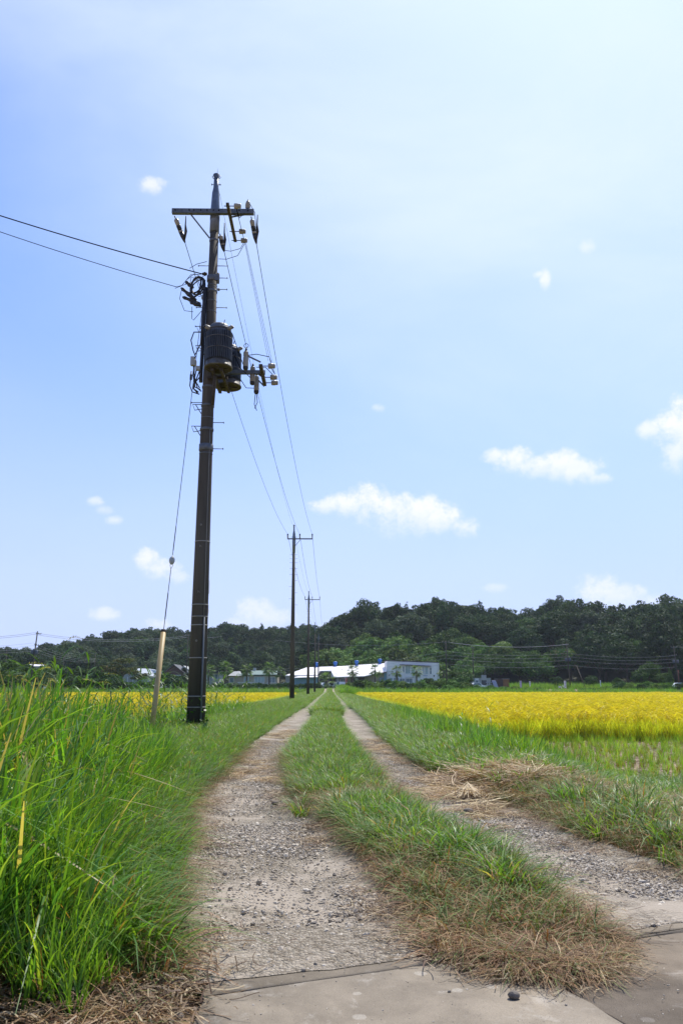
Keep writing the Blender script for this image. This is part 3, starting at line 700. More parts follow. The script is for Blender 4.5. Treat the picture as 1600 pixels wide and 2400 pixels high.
x, y = rnd_pts(500, 2.2, 4.5, 8.6, 12.5); k = (x > 2.2 + (12 - y) * .1); x, y = x[k], y[k]
scatter('lush_grass', with_z(x, y), col_mid, rng.uniform(.25, .42, len(x)), label='short bright green weeds at the edge of the stubble', cat='grass')
x, y = rnd_pts(230, 1.7, 3.6, 4.6, 8.8); k = (x > edge(RRp, y) + .25) & (vnoise(x, y, 1.6, 77) > .42); x, y = x[k], y[k]
scatter('grass_tufts', with_z(x, y), col_tuft, rng.uniform(.35, .7, len(x)), label='green grass tufts among the dry grass right of the track', cat='grass')

# --- left verge
def left_pts(n, y0, y1, p, x0=-4.6, x1=-.3, pad=.02):
    x, y = rnd_pts(n, x0, x1, y0, y1, p); k = (x < edge(LLp, y) - pad - .09 - .10 * (vnoise(y, x, 2.2, 41) - .5)) & in_view(x, y, .8); return x[k], y[k]
x, y = left_pts(9000, 2.55, 13, 1.0, -1.9, -.3, .0); k = rng.uniform(0, 1, len(x)) < 1 - sstep(edge(LLp, y) - x, .05, .38); x, y = x[k], y[k]
scatter('dry_undergrowth', with_z(x, y, .004), col_dry, rng.uniform(.8, 1.4, len(x)), label='brown dry grass fringe left of the left wheel track', cat='dry grass')
x, y = left_pts(2200, 2.55, 5.5, 1.0, -1.6, -.40, .0); k = (rng.uniform(0, 1, len(x)) < 1 - .9 * sstep(y, 3.0, 4.2)) & (rng.uniform(0, 1, len(x)) < 1 - .7 * sstep(-x, .65, .95)); x, y = x[k], y[k]
scatter('plant_litter', with_z(x, y, .004), col_litter, rng.uniform(.9, 1.6, len(x)), label='dead brown stalks on the soil at the bottom left corner', cat='plant litter', tilt=.06)
x, y = left_pts(5200, 2.9, 14, 1.0, -2.4, -.4, .0); k = rng.uniform(0, 1, len(x)) < .75 * (1 - sstep(edge(LLp, y) - x, .25, .9)); x, y = x[k], y[k]
scatter('mixed_grass', with_z(x, y), col_mix, rng.uniform(.7, 1.35, len(x)), label='mixed brown and green grass left of the left wheel track', cat='grass')
x, y = left_pts(52000, 3.2, 44, 1.3, -4.4, -.5, .05); k = rng.uniform(0, 1, len(x)) < sstep(edge(LLp, y) - x, .06, .42); x, y = x[k], y[k]
scatter('verge_grass', with_z(x, y), col_lawn, rng.uniform(.8, 1.3, len(x)) * (1 + .35 * sstep(y, 15, 40)), label='green grass along the verge between the left track and the poles', cat='grass')
x, y = left_pts(8500, 2.72, 11, 1.25, -4.8, -.55, .16); d_ = edge(LLp, y) - x
lim = .14 + .16 * sstep(y, 6.5, 9) + 1.0 * sstep(y, 8.0, 11)
k = (rng.uniform(0, 1, len(x)) < .6 * sstep(d_, lim * .5, lim + .15)) ; x, y = x[k], y[k]; d_ = edge(LLp, y) - x
scatter('long_grass', with_z(x, y), col_mid, rng.uniform(.75, 1.15, len(x)) * (.38 + .62 * sstep(d_, .10, .9)), label='dense long green grass filling the left side of the foreground', cat='grass', leanx=.05)
x, y = left_pts(6200, 2.95, 14, 1.3, -6.0, -.7, .30); d_ = edge(LLp, y) - x
lim = .34 + .35 * sstep(y, 5.5, 8) + 1.1 * sstep(y, 7.5, 10.5)
k = (rng.uniform(0, 1, len(x)) < .85 * sstep(d_, lim - .1, lim + .35)) & (vnoise(x, y, 1.4, 15) > .22); x, y = x[k], y[k]; d_ = edge(LLp, y) - x
hh = (.58 + .42 * sstep(d_, .5, 1.3)) * (1 - .12 * sstep(y, 8, 12))
scatter('tall_grass', with_z(x, y), col_tall, rng.uniform(.55, 1.12, len(x)) * hh, label='tall broad bladed green grass at the left edge, rising above the horizon', cat='grass', leanx=.07, tilt=.13)
x, y = rnd_pts(900, -5.2, -2.9, 15.5, 34); k = rng.uniform(0, 1, len(x)) < .55 * sstep(-x, 2.9, 3.8); x, y = x[k], y[k]
scatter('long_grass', with_z(x, y), col_mid, rng.uniform(.8, 1.4, len(x)), label='long green weeds between the left verge and the left rice field', cat='grass')
x, y = rnd_pts(60, -4.6, -2.9, 15, 27); x2, y2 = rnd_pts(70, -5.5, -3.2, 9, 15); x = np.r_[x, x2]; y = np.r_[y, y2]
x, y = left_pts(2600, 4.5, 40, 1.35, -4.2, -.8, .30); k = rng.uniform(0, 1, len(x)) < .55 * sstep(edge(LLp, y) - x, .25, .9); xa, ya = x[k], y[k]
scatter('rough_weeds', with_z(xa, ya), col_mid, rng.uniform(.35, .75, len(xa)), label='rough knee-low weeds standing in the left verge as far as the poles', cat='weeds')
x, y = left_pts(900, 4.0, 26, 1.2, -3.6, -.8, .2); scatter('grass_tufts', with_z(x, y), col_tuft, rng.uniform(.6, 1.1, len(x)), label='bigger grass tufts spread over the left verge', cat='grass')
x, y = rnd_pts(110, -4.6, -2.9, 15, 30); x2, y2 = rnd_pts(150, -5.8, -2.9, 8, 15.5); x = np.r_[x, x2]; y = np.r_[y, y2]
scatter('reeds', with_z(x, y), col_reed, rng.uniform(.85, 1.5, len(x)), label='leafy green reeds around the foot of the big pole', cat='reeds')
x, y = rnd_pts(40, -2.6, -1.0, 3.2, 4.2, 1.0); 
x, y = left_pts(420, 2.7, 9, 1.2, -3.2, -.5, .15); k = vnoise(x, y, 1.5, 50) > .5; x, y = x[k], y[k]
scatter('leafy_weeds', with_z(x, y), col_weed, rng.uniform(.8, 2.2, len(x)), label='broad leaved weeds growing low among the left foreground grass', cat='weeds')
# --- both verges far away
for nm, a, b, lab in (('verge_grass', 1.15, 3.7, 'far green verge right of the track towards the warehouse'), ('verge_grass', -4.8, -1.4, 'far green verge left of the track along the row of poles'), ('strip_grass', -.55, .35, 'far part of the grass strip between the wheel tracks')):
    n = 9000 if abs(b - a) > 2 else 4200
    x, y = rnd_pts(n, a, b, 30 if abs(b - a) < 2 else 40, 195, 1.5)
    scatter(nm, with_z(x, y), col_lawn, rng.uniform(1.2, 1.9, len(x)), label=lab, cat='grass', scz=.9)
x, y = rnd_pts(900, 1.6, 4.0, 110, 190); scatter('lush_grass', with_z(x, y), col_mid, rng.uniform(1.4, 2.6, len(x)), label='overgrown bright green bank right of the far end of the track', cat='grass')

# --- straw
hx, hy = rng.normal(0, 1, (2, 115)); x = 1.78 + .36 * hx; y = 8.5 + .65 * hy; k = (x > 1.15)
scatter('straw_heap', with_z(x[k], y[k], .03), col_straw, rng.uniform(.7, 1.25, k.sum()), label='heap of pale cut straw lying beside the right wheel track', cat='straw', tilt=.16)
x, y = 1.22 + .20 * rng.normal(0, 1, 75), 8.0 + .8 * rng.normal(0, 1, 75); x2, y2 = .95 + .2 * rng.normal(0, 1, 25), 14 + 1.5 * rng.normal(0, 1, 25); x3, y3 = -1.05 + .2 * rng.normal(0, 1, 26), 10.1 + .55 * rng.normal(0, 1, 26); x4, y4 = -.95 + .25 * rng.normal(0, 1, 34), 17.5 + 1.6 * rng.normal(0, 1, 34)
x = np.r_[x, x2, x3, x4]; y = np.r_[y, y2, y3, y4]; scatter('scattered_straw', with_z(x, y, .004), col_straw, rng.uniform(.4, .8, len(x)), label='thin straw scattered flat across the wheel tracks', cat='straw', tilt=.02)
x, y = rnd_pts(1500, -1.3, 2.2, 3.3, 16); k = (np.minimum(np.minimum(abs(x - edge(LRp, y)), abs(x - edge(RLp, y))), np.minimum(abs(x - edge(LLp, y)), abs(x - edge(RRp, y)))) < .13) & (y > slab_edge_y(x) - .1); x, y = x[k], y[k]
scatter('edge_litter', with_z(x, y, .008), col_litter, rng.uniform(.8, 1.4, len(x)), label='straw coloured litter along both edges of the wheel tracks', cat='plant litter', tilt=.04)

# --- gravel stones
n = 300000; x, y = rnd_pts(n, -1.5, 2.6, 3.15, 16, 1.55)
inl = (x > edge(LLp, y) - .08) & (x < edge(LRp, y) + .05); inr = (x > edge(RLp, y) - .05) & (x < edge(RRp, y) + .05)
dens = .20 + .80 * sstep(vnoise(x, y, .9, 61) * .6 + vnoise(x, y, 3.1, 62) * .4, .40, .62)
dens = np.where((y > 6.3) & (y < 7.8) & (x < .5), dens * .4, dens)
k = (inl | inr) & (y > slab_edge_y(x) - .05) & (rng.uniform(0, 1, n) < dens); x, y = x[k], y[k]
sz = np.exp(rng.normal(math.log(.0098), .50, len(x))).clip(.004, .038)
scatter('gravel_stones', with_z(x, y, .016) + np.c_[np.zeros((len(x), 2)), -.012 * np.ones(len(x)) + sz * .10], col_stone, sz, label='loose grey crushed stones covering both wheel tracks', cat='gravel', tilt=.35)
x, y = rnd_pts(700, -.4, 1.9, 2.5, 3.75); k = (y < slab_edge_y(x)); x, y = x[k], y[k]
scatter('grit', np.stack([x, y, np.full(len(x), .011)], -1), col_stone, np.exp(rng.normal(math.log(.0035), .5, len(x))).clip(.0015, .010), label='fine grit scattered over the concrete', cat='grit', tilt=.4)
for (px_, py_, s, lab) in [((.602), 2.87, .040, 'rounded dark stone lying alone on the concrete slab'), (-.46, 2.73, .030, 'small dark stone at the left edge of the concrete slab'), (.40, 2.93, .011, 'tiny dark pebble on the concrete, left of the crack'),
                            (1.11, 6.74, .075, 'dark stone in the right wheel track below the straw'), (-.47, 7.25, .055, 'dark flat stone in the middle of the left wheel track'), (-.62, 7.2, .03, 'small dark pebble left of the flat stone in the left wheel track')]:
    o = link_mesh('stone', stone_mesh(int(s * 1e4), 2), mat('dark_stone', (.17, .145, .12), .85, noise=.4, scale=3)); o.scale = (s, s, s * 1.15); o.location = (px_, py_, float(gz(px_, py_)) + s * .26 + .016 if py_ > 3.3 else .010 + s * .26); o.rotation_euler = (.1, 0, s * 40); tag(o, lab, 'stone')

# --- rice fields
def rice_field(name, x0f, x1, y0, y1, label):
    X, Y = [], []
    for a, b, st in ((y0, 34, .20), (34, 60, .30), (60, y1, .46)):
        if b <= a: continue
        gx, gy_ = np.meshgrid(np.arange(min(x0f, x1), max(x0f, x1), st), np.arange(a, b, st)); gx = gx.ravel() + rng.normal(0, st * .18, gx.size); gy_ = gy_.ravel() + rng.normal(0, st * .18, gy_.size)
        k = in_view(gx, gy_, 3.0, .50); X.append(gx[k]); Y.append(gy_[k])
    x = np.concatenate(X); y = np.concatenate(Y)
    s = rng.uniform(.93, 1.10, len(x)) * (1 + .16 * (vnoise(x, y, .22, 5) - .5) + .10 * (vnoise(x, y, .8, 7) - .5)); wide = np.where(y > 60, 1.7, np.where(y > 34, 1.3, 1.0))
    return scatter(name, with_z(x, y), col_rice, s * wide, tilt=.12, scz=1 / wide, label=label, cat='rice crop', leanx=.05)
rice_field('rice_field', 3.9, 60, 20.3, 108, 'ripe golden rice field right of the track')
rice_field('rice_field', -60, -4.7, 13.0, 108, 'ripe golden rice field left of the poles')
# stubble rows
gx, gy_ = np.meshgrid(np.arange(3.6, 13, .28), np.arange(11.4, 20.3, .33)); gx = gx.ravel() + rng.normal(0, .025, gx.size); gy_ = gy_.ravel() + rng.normal(0, .03, gx.size); k = in_view(gx, gy_, 1.5) & (rng.uniform(0, 1, gx.size) < .9)
scatter('rice_stubble', with_z(gx[k], gy_[k]), col_stub, rng.uniform(.7, 1.1, k.sum()), label='rows of cut rice stubble sprouting green shoots in front of the right rice field', cat='rice stubble')
x, y = rnd_pts(900, 3.6, 12, 8.8, 20); k = in_view(x, y, 1.2); x, y = x[k], y[k]
scatter('plant_litter', with_z(x, y, .004), col_litter, rng.uniform(1.2, 2.4, len(x)), label='pale chopped straw on the mud between the stubble rows', cat='plant litter', tilt=.03)
x, y = rnd_pts(1300, 2.7, 12, 9.4, 11.9); k = in_view(x, y, 1.2) & (rng.uniform(0, 1, len(x)) < 1 - sstep(y, 10.6, 11.9)); x, y = x[k], y[k]
scatter('lush_grass', with_z(x, y), col_lawn, rng.uniform(.7, 1.1, len(x)), label='bright green weeds along the near edge of the stubble field', cat='grass')

# ------------------------------------------------------------------ utility poles
def catenary(a, b, sag, n=24):
    a, b = Vector(a), Vector(b); return [a.lerp(b, i / n) - Vector((0, 0, 4 * sag * (i / n) * (1 - i / n))) for i in range(n + 1)]
PX, PY = -2.76, 17.0
pole_spots = [(-2.74, 59.1), (-2.72, 101.4), (-2.82, 150.8), (-2.76, 193.7)]

def shaft_r(z): return .195 - (.195 - .098) * z / 11.5
def main_pole():
    t = empty('utility_pole', (PX, PY, 0), label='tall dark concrete utility pole with two transformers standing in the left verge', cat='utility pole', group='poles along the left side of the track')
    MB().tube([(0, 0, -.4), (0, 0, 4), (0, 0, 8), (0, 0, 11.55)], [shaft_r(-.4), shaft_r(4), shaft_r(8), shaft_r(11.55)], 28).build('shaft', M['concrete_pole'], t)
    cap = MB().lathe([(.112, 11.5), (.110, 12.05), (.088, 12.55), (.062, 12.7), (.056, 12.98)], n=18).build('steel_cap', M['cap_steel'], t)
    rg = MB(); rg.lathe([(.052, 12.9), (.056, 12.93), (.080, 13.04), (.070, 13.05), (.05, 13.06)], n=14)
    for k in range(6):
        a = k * math.pi / 3; rg.torus((.055 * math.cos(a), .055 * math.sin(a), 12.985), .042, .008, (-math.sin(a), math.cos(a), 0), 12, 5)
    rg.build('cap_ring', M['cap_steel'], cap)
    MB().tube([(.02, 0, 13.04), (.02, 0, 13.22)], [.006, .002], 6).build('lightning_rod', M['wire'], cap)
    for s in (-1, 1):
        MB().torus((s * .15, 0, 12.05), .052, .008, (0, 1, 0), 16, 6).build('cable_ring', M['galv'], cap)
        MB().tube([(s * .05, 0, 12.78), (s * .10, 0, 12.78)], .008, 6).tube([(s * .10, 0, 12.765), (s * .10, 0, 12.80)], .014, 6).build('cap_bolt', M['galv'], cap)
    # crossarm, a square steel tube in front of the shaft
    arm = MB().beam((-.98, -.17, 11.94), (.94, -.17, 11.94), .10, .115).build('crossarm', M['galv'], t)
    for x in (-.90, -.57, -.46, -.30, -.15, .0, .12, .60, .80):
        MB().tube([(x, -.235, 11.95), (x, -.215, 11.95)], .016, 6).build('bolt', M['wire'], arm)
    MB().beam((-.54, -.14, 11.88), (-.10, -.05, 11.33), .045, .02).build('crossarm_brace', M['galv'], t)
    for z, h, r in ((11.90, .16, .020), (11.55, .07, .012), (11.28, .05, .010), (10.30, .14, .022), (10.12, .02, .006), (10.06, .02, .006), (9.98, .06, .012), (9.73, .02, .006), (9.46, .02, .006), (7.62, .05, .014), (7.18, .05, .014), (6.89, .015, .005), (6.62, .06, .014), (6.20, .15, .016), (6.06, .02, .007)):
        MB().lathe([(shaft_r(z) + r * .4, z - h / 2), (shaft_r(z) + r, z - h / 2 + .005), (shaft_r(z) + r, z + h / 2 - .005), (shaft_r(z) + r * .4, z + h / 2)], n=24).build('steel_band', M['galv'] if z > 4.9 else M['band'], t)
    for z in (4.08, 2.72, 2.47, 2.29, 1.61, .83, .61):
        MB().lathe([(shaft_r(z) + .002, z - .010), (shaft_r(z) + .006, z - .008), (shaft_r(z) + .006, z + .008), (shaft_r(z) + .002, z + .010)], n=28).build('strap', M['band'], t)
    # step bolts
    for s, zz in ((1, (10.64, 10.33, 10.04, 9.58, 6.79, 6.18)), (-1, (10.64, 9.58, 9.11, 7.26))):
        for z in zz:
            r = shaft_r(z); MB().tube([(s * r, 0, z), (s * (r + .24), 0, z)], .0085, 6).tube([(s * (r + .225), 0, z), (s * (r + .24), 0, z)], .022, 8).build('step_bolt', M['galv'], t)
    for z in (9.03, 8.56, 7.14, 6.63):
        r = shaft_r(z); b = MB()
        b.tube([(-r, -.04, z + .06), (-r - .20, -.02, z + .07), (-r - .15, 0, z - .06), (-r, .0, z - .03)], .010, 6).tube([(-r - .13, -.02, z + .06), (-r - .06, 0, z - .05), (-r + .01, 0, z - .16)], .010, 6)
        b.build('cable_bracket', M['galv'], t)
    # bits at the upper band
    MB().box((.115, -.06, 10.30), (.10, .10, .16)).tube([(.14, -.06, 10.16), (.14, -.06, 10.42)], .03, 8).build('clamp', M['galv'], t)
    MB().tube([(-.13, -.02, 10.42), (-.24, -.02, 10.42)], .032, 10).tube([(-.16, -.02, 10.42), (-.20, -.02, 10.42)], .048, 10).build('wire_clamp', M['rusty'], t)
    MB().lathe([(.02, 0), (.05, .01), (.055, .05), (.04, .08), (.015, .09)], (-.15, -.03, 9.80), (-1, 0, .2), 12).build('wire_clamp', M['pale_grey'], t)
    MB().lathe([(.03, 0), (.035, .02), (.03, .05)], (.13, -.03, 10.02), (1, 0, 0), 10).build('clamp', M['galv'], t)
    # long bar carrying three pin insulators, fixed over the crossarm along the line
    bar = MB().beam((.39, -.72, 11.80), (.39, .86, 11.80), .07, .05).build('insulator_bar', M['rusty'], t)
    MB().beam((.39, -.13, 11.83), (.72, -.13, 11.90), .04, .02).build('insulator_bar_brace', M['galv'], t)
    for yy in (-.62, .42, .82):
        p = empty('pin_insulator', (.39, yy, 11.80)); p.parent = t
        MB().lathe([(.05, 0), (.062, .01), (.062, .10), (.048, .11), (.055, .12), (.055, .15), (.03, .16)], (.14, 0, 0), (1, 0, 0), 14).build('porcelain_body', M['porcelain'], p)
        MB().tube([(-.09, 0, 0), (.15, 0, 0)], .010, 6).tube([(-.04, 0, 0), (-.02, 0, 0)], .03, 6).build('pin', M['wire'], p)
    p = empty('post_insulator', (.79, -.17, 12.0)); p.parent = t
    MB().lathe([(.04, 0), (.045, .03), (.042, .05), (.06, .06), (.05, .09), (.062, .10), (.05, .13), (.06, .14), (.045, .20), (.03, .23), (.01, .25)], n=16).build('porcelain_body', M['porcelain'], p)
    MB().tube([(0, 0, .22), (.0, 0, .27)], .014, 6).build('insulator_tip', M['galv'], p); MB().lathe([(.05, -.02), (.05, .03)], n=10).build('insulator_foot', M['galv'], p)
    # three strain insulators with black covers
    ends = []
    for a, b, whip in (((-.93, -.12, 11.86), (-.70, .12, 11.30), (-.66, -.12, 11.86)), ((.13, .0, 11.48), (.22, .20, 11.12), (.235, -.02, 11.75)), ((.87, -.12, 11.86), (.985, .15, 11.30), (1.02, -.10, 11.92))):
        a, b = Vector(a), Vector(b); d = (b - a); L = d.length; p = empty('strain_insulator', a); p.parent = t
        MB().tube([(0, 0, 0), d * .12], .014, 6).build('shackle', M['galv'], p)
        MB().lathe([(.02, L * .10), (.050, L * .14), (.056, L * .20), (.05, L * .33), (.04, L * .36)], (0, 0, 0), d, 12).lathe([(.052, L * .54), (.056, L * .55), (.056, L * .60), (.052, L * .61)], (0, 0, 0), d, 12).build('porcelain_body', M['porcelain'], p)
        MB().lathe([(.05, L * .345), (.055, L * .37), (.052, L * .53)], (0, 0, 0), d, 12).lathe([(.054, L * .615), (.050, L * .75), (.03, L * .92), (.012, L)], (0, 0, 0), d, 12).build('rubber_cover', M['black_rubber'], p)
        w = Vector(whip) - a; q = d * .93
        MB().tube([w, w.lerp(q, .35), w.lerp(q, .6) + Vector((.02, 0, 0)), q], [.010, .016, .034, .016], 8).build('jumper_cover', M['black_rubber'], p)
    # jumpers
    j = MB(); j.tube([(.62, .82, 11.78), (.55, .6, 11.45), (.36, .3, 11.20), (.22, .2, 11.16)], .007, 5); j.tube([(.62, .84, 11.72), (.50, .5, 11.2), (.28, .2, 10.93), (.12, .05, 10.85)], .007, 5)
    j.tube([(.57, -.62, 11.80), (.62, -.3, 11.70), (.79, -.17, 12.0)], .007, 5); j.tube([(.57, -.62, 11.78), (.60, 0, 11.74), (.60, .42, 11.78), (.62, .82, 11.78)], .007, 5)
    j.tube([(.80, -.15, 12.24), (.95, -.1, 11.98), (1.0, .12, 11.4)], .007, 5); j.tube([(-.62, .4, 10.80), (-.4, .1, 10.74), (-.15, 0, 10.75)], .007, 5)
    j.build('jumper_wire', M['wire'], t)
    # coil of black service cable and its lobed splice covers
    c0 = Vector((-.33, -.10, 10.10)); c = MB()
    for k, (w_, h_, o) in enumerate(((.125, .20, 0), (.145, .22, .02), (.11, .25, -.03), (.15, .19, .03))):
        pts = [c0 + Vector((w_ * math.sin(a) + o + .04 * math.cos(a), .03 * math.sin(2 * a + k), h_ * math.cos(a) - .02 * k)) for a in np.linspace(-.4, 5.9, 22)]
        c.tube(pts, .021 if k < 3 else .015, 7)
    c.tube([(-.19, -.05, 10.25), (-.17, -.10, 10.0), (-.165, -.12, 9.6), (-.17, -.15, 9.2), (-.175, -.15, 8.6)], .03, 7)
    cc = c.build('cable_coil', M['black_rubber'], t)
    for a, b in (((-.70, -.1, 10.02), (-.34, -.12, 9.70)), ((-.66, -.08, 9.80), (-.24, -.1, 9.62)), ((-.60, -.1, 10.18), (-.42, -.1, 10.02)), ((-.48, -.1, 9.66), (-.22, -.12, 9.56))):
        a, b = Vector(a), Vector(b); MB().tube([a, a.lerp(b, .12), a.lerp(b, .3), a.lerp(b, .5), a.lerp(b, .7), b], [.02, .045, .035, .055, .045, .03], 8).build('splice_cover', M['black_rubber'], t)
    th = MB()
    for pts in ([(-.86, 0, 10.06), (-.7, -.05, 10.10), (-.5, -.05, 10.38), (-.3, 0, 10.42), (-.2, 0, 10.44)], [(-.70, -.05, 9.98), (-.72, -.1, 9.75), (-.60, -.1, 9.45), (-.4, -.1, 9.42)], [(-.60, .0, 10.28), (-.42, 0, 10.44), (-.28, 0, 10.36)],
                [(-.45, 0, 9.6), (-.44, 0, 9.3), (-.40, -.02, 9.25), (-.22, 0, 9.5)], [(-.52, 0, 10.1), (-.5, 0, 10.35), (-.35, 0, 10.3), (-.2, 0, 9.9)], [(-.35, 0, 9.9), (-.3, 0, 9.85), (-.2, 0, 9.9), (-.16, 0, 9.85)]): th.tube(pts, .007, 5)
    th.build('service_wires', M['wire'], t)
    # fat riser cable and the tangle left of the transformers
    MB().tube([(-.135, -.06, 10.05), (-.148, -.07, 9.4), (-.155, -.07, 8.6), (-.165, -.07, 8.0), (-.165, -.07, 7.72)], .042, 8).build('riser_cable', M['black_rubber'], t)
    tg = MB(); U = .87
    for pts in ([(-.16, -.1, 8.05), (-.36, -.1, 8.05), (-.42, -.1, 7.85), (-.36, -.1, 7.6), (-.30, -.1, 7.45)], [(-.16, -.1, 7.85), (-.26, -.1, 7.62), (-.30, -.12, 7.5)], [(-.31, -.1, 7.45), (-.34, -.1, 7.0), (-.28, -.1, 6.72), (-.16, -.1, 6.66)],
                [(-.26, -.1, 7.2), (-.30, -.1, 6.95), (-.23, -.1, 6.70), (-.14, -.1, 6.62)], [(-.38, -.1, 7.1), (-.40, -.1, 6.75), (-.34, -.12, 6.6), (-.18, -.1, 6.55)], [(-.2, -.1, 7.1), (-.28, -.1, 6.85), (-.31, -.1, 6.68), (-.2, -.1, 6.6)], [(-.16, -.1, 7.0), (-.27, -.1, 6.85), (-.18, -.1, 6.7)], [(-.35, -.08, 7.3), (-.30, -.08, 6.9), (-.33, -.08, 6.7), (-.22, -.08, 6.58)]):
        tg.tube([(x, y, z + U) for x, y, z in pts], .014, 6)
    tg.build('secondary_cables', M['black_rubber'], t)
    MB().box((-.36, -.12, 8.20), (.08, .10, .20)).box((-.30, -.12, 8.15), (.06, .08, .12)).box((-.23, -.12, 8.03), (.10, .09, .09)).build('fuse_box', M['pale_grey'], t)
    MB().tube([(-.38, -.12, 7.76), (-.38, -.12, 7.88)], .028, 8).build('cable_connector', M['black_rubber'], t)
    # transformers
    def transformer(cx, cyy, zb, lab):
        q = empty('transformer', (cx, cyy, zb)); q.parent = t; q['label'] = lab
        H = 1.02; r0 = .235
        MB().lathe([(r0, .12), (r0, H - .12), (r0 * .97, H - .05), (r0 * .8, H), (.02, H + .015)], n=32).build('tank', M['tank'], q)
        MB().lathe([(r0 + .012, H - .14), (r0 + .022, H - .13), (r0 + .022, H - .10), (r0 + .012, H - .09)], n=32).build('lid_rim', M['tank'], q)
        fin = MB()
        fme = MB().box((r0 + .028, 0, .50), (.060, .010, .66)).build('fin', M['tank'], q); me = fme.data
        for k in range(1, 40):
            f = bpy.data.objects.new('fin', me); C.objects.link(f); f.parent = q; f.rotation_euler = (0, 0, k * 2 * math.pi / 40)
        for z in (.42, .68): MB().torus((0, 0, z), r0 + .052, .010, n=36).build('fin_band', M['tank_base'], q)
        MB().lathe([(r0 + .055, 0), (r0 + .075, .005), (r0 + .075, .025), (r0 + .06, .03), (r0 + .045, .13), (r0 + .0, .14)], n=36).build('base_flange', M['tank_base'], q)
        MB().lathe([(r0 + .05, -.002), (r0 + .02, .004), (.03, .02)], n=24).box((0, 0, -.01), (r0 * 1.8, .05, .03)).box((0, 0, -.013), (.05, r0 * 1.8, .03)).build('underside', M['rusty'], q)
        for a in (-.55, -2.5):
            d = Vector((math.cos(a), math.sin(a), 0)); e = MB(); b = d * (r0 + .02) + Vector((0, 0, H - .13))
            e.lathe([(.038, -.02), (.045, 0), (.045, .10), (.03, .115)], b, d * .8 + Vector((0, 0, .15)), 12).build('bushing', M['porcelain'], q)
            e = MB().tube([b + d * .10, b + d * .13 + Vector((0, 0, .02))], .028, 10).build('bushing_cap', M['black_rubber'], q)
        for a in (-1.0 if cx < .4 else .3, 2.4):
            d = Vector((math.cos(a), math.sin(a), 0)); b = d * r0 * .9 + Vector((0, 0, H - .06)); MB().tube([b, b + Vector((.01, 0, .09)), b + Vector((.02, 0, .12))], .009, 5).build('lifting_lug', M['tank'], q)
        return q
    transformer(.285, -.52, 7.86, 'nearer transformer, fully seen in front of the shaft')
    transformer(.36, .60, 7.86, 'farther transformer, mostly hidden behind the nearer one')
    MB().beam((.16, -.62, 7.80), (.16, .75, 7.80), .07, .07).beam((.36, -.62, 7.80), (.36, .75, 7.80), .06, .06).beam((.0, -.17, 7.79), (.45, -.17, 7.79), .06, .06).build('transformer_cradle', M['rusty'], t)
    MB().tube([(.13, -.14, 7.15), (.20, -.38, 7.77)], .04, 8).build('cradle_strut', M['rusty'], t)
    # side arm with its cut-outs
    MB().beam((.12, .12, 7.66 + .38), (1.26, .12, 7.66 + .38), .07, .085).build('side_arm', M['galv'], t)
    MB().beam((1.20, -.38, 8.0), (1.20, .78, 8.0), .08, .07).build('cutout_bar', M['rusty'], t)
    for yy in (-.30, .36, .70):
        p = empty('pin_insulator', (1.20, yy, 8.02)); p.parent = t
        MB().lathe([(.05, 0), (.062, .01), (.062, .10), (.048, .11), (.055, .12), (.055, .15), (.03, .16)], (.16, 0, 0), (1, 0, 0), 14).build('porcelain_body', M['porcelain'], p)
        MB().tube([(-.05, 0, 0), (.17, 0, 0)], .010, 6).build('pin', M['wire'], p)
    for xx, yy, z0 in ((.87, -.40, 7.95), (.97, .16, 7.82), (1.02, .62, 7.78)):
        p = empty('cutout_fuse', (xx, yy, z0)); p.parent = t
        MB().lathe([(.055, 0), (.060, .02), (.060, .22), (.05, .24), (.048, .26), (.062, .27), (.05, .30), (.062, .31), (.05, .34), (.058, .35), (.03, .38)], n=16).build('porcelain_body', M['porcelain'], p)
        MB().lathe([(.03, -.07), (.055, -.05), (.062, 0), (.055, .01)], n=14).lathe([(.03, .38), (.012, .46)], n=8).build('cutout_cap', M['black_rubber'], p)
        MB().beam((.05, 0, .26), (1.20 - xx, 0, .12), .03, .03).build('cutout_bracket', M['galv'], p)
    j = MB(); j.torus((.87, -.40, 8.46), .05, .007, (0, 1, 0), 14, 5)
    for pts in ([(.56, -.45, 8.72), (.7, -.45, 8.3), (.82, -.42, 8.0)], [(.58, -.40, 8.3), (.74, -.2, 8.0), (.95, .16, 7.9)], [(.62, .6, 8.1), (.78, .6, 7.85), (1.0, .62, 7.85)], [(.92, -.38, 8.24), (1.1, -.35, 8.28), (1.38, -.30, 8.24), (1.42, -.30, 8.12)],
                [(1.42, -.3, 8.1), (1.42, 0, 8.1), (1.46, .36, 8.1), (1.44, .7, 8.1)], [(1.05, .2, 8.2), (1.25, .3, 8.24), (1.42, .36, 8.08)], [(1.0, .6, 7.7), (.98, .62, 7.45), (1.04, .62, 7.3)], [(1.03, .6, 7.7), (1.05, .62, 7.5), (.99, .62, 7.35)]): j.tube(pts, .009, 5)
    j.build('jumper_wire', M['wire'], t)
    # low down: conduit, earth wire, plate, bolt heads, reflective labels
    a = math.radians(-52)
    cp = lambda z, k=.012: (math.cos(a) * (shaft_r(z) + k), math.sin(a) * (shaft_r(z) + k), z)
    MB().tube([cp(.30, .02), cp(1.3, .02), cp(2.45, .02)], .019, 8).build('conduit', M['conduit'], t)
    MB().tube([cp(z, .007) for z in (2.45, 2.9, 3.6, 4.6, 5.6, 6.6)], .005, 5).build('earth_wire', M['band'], t)
    pl = MB(); n = 7
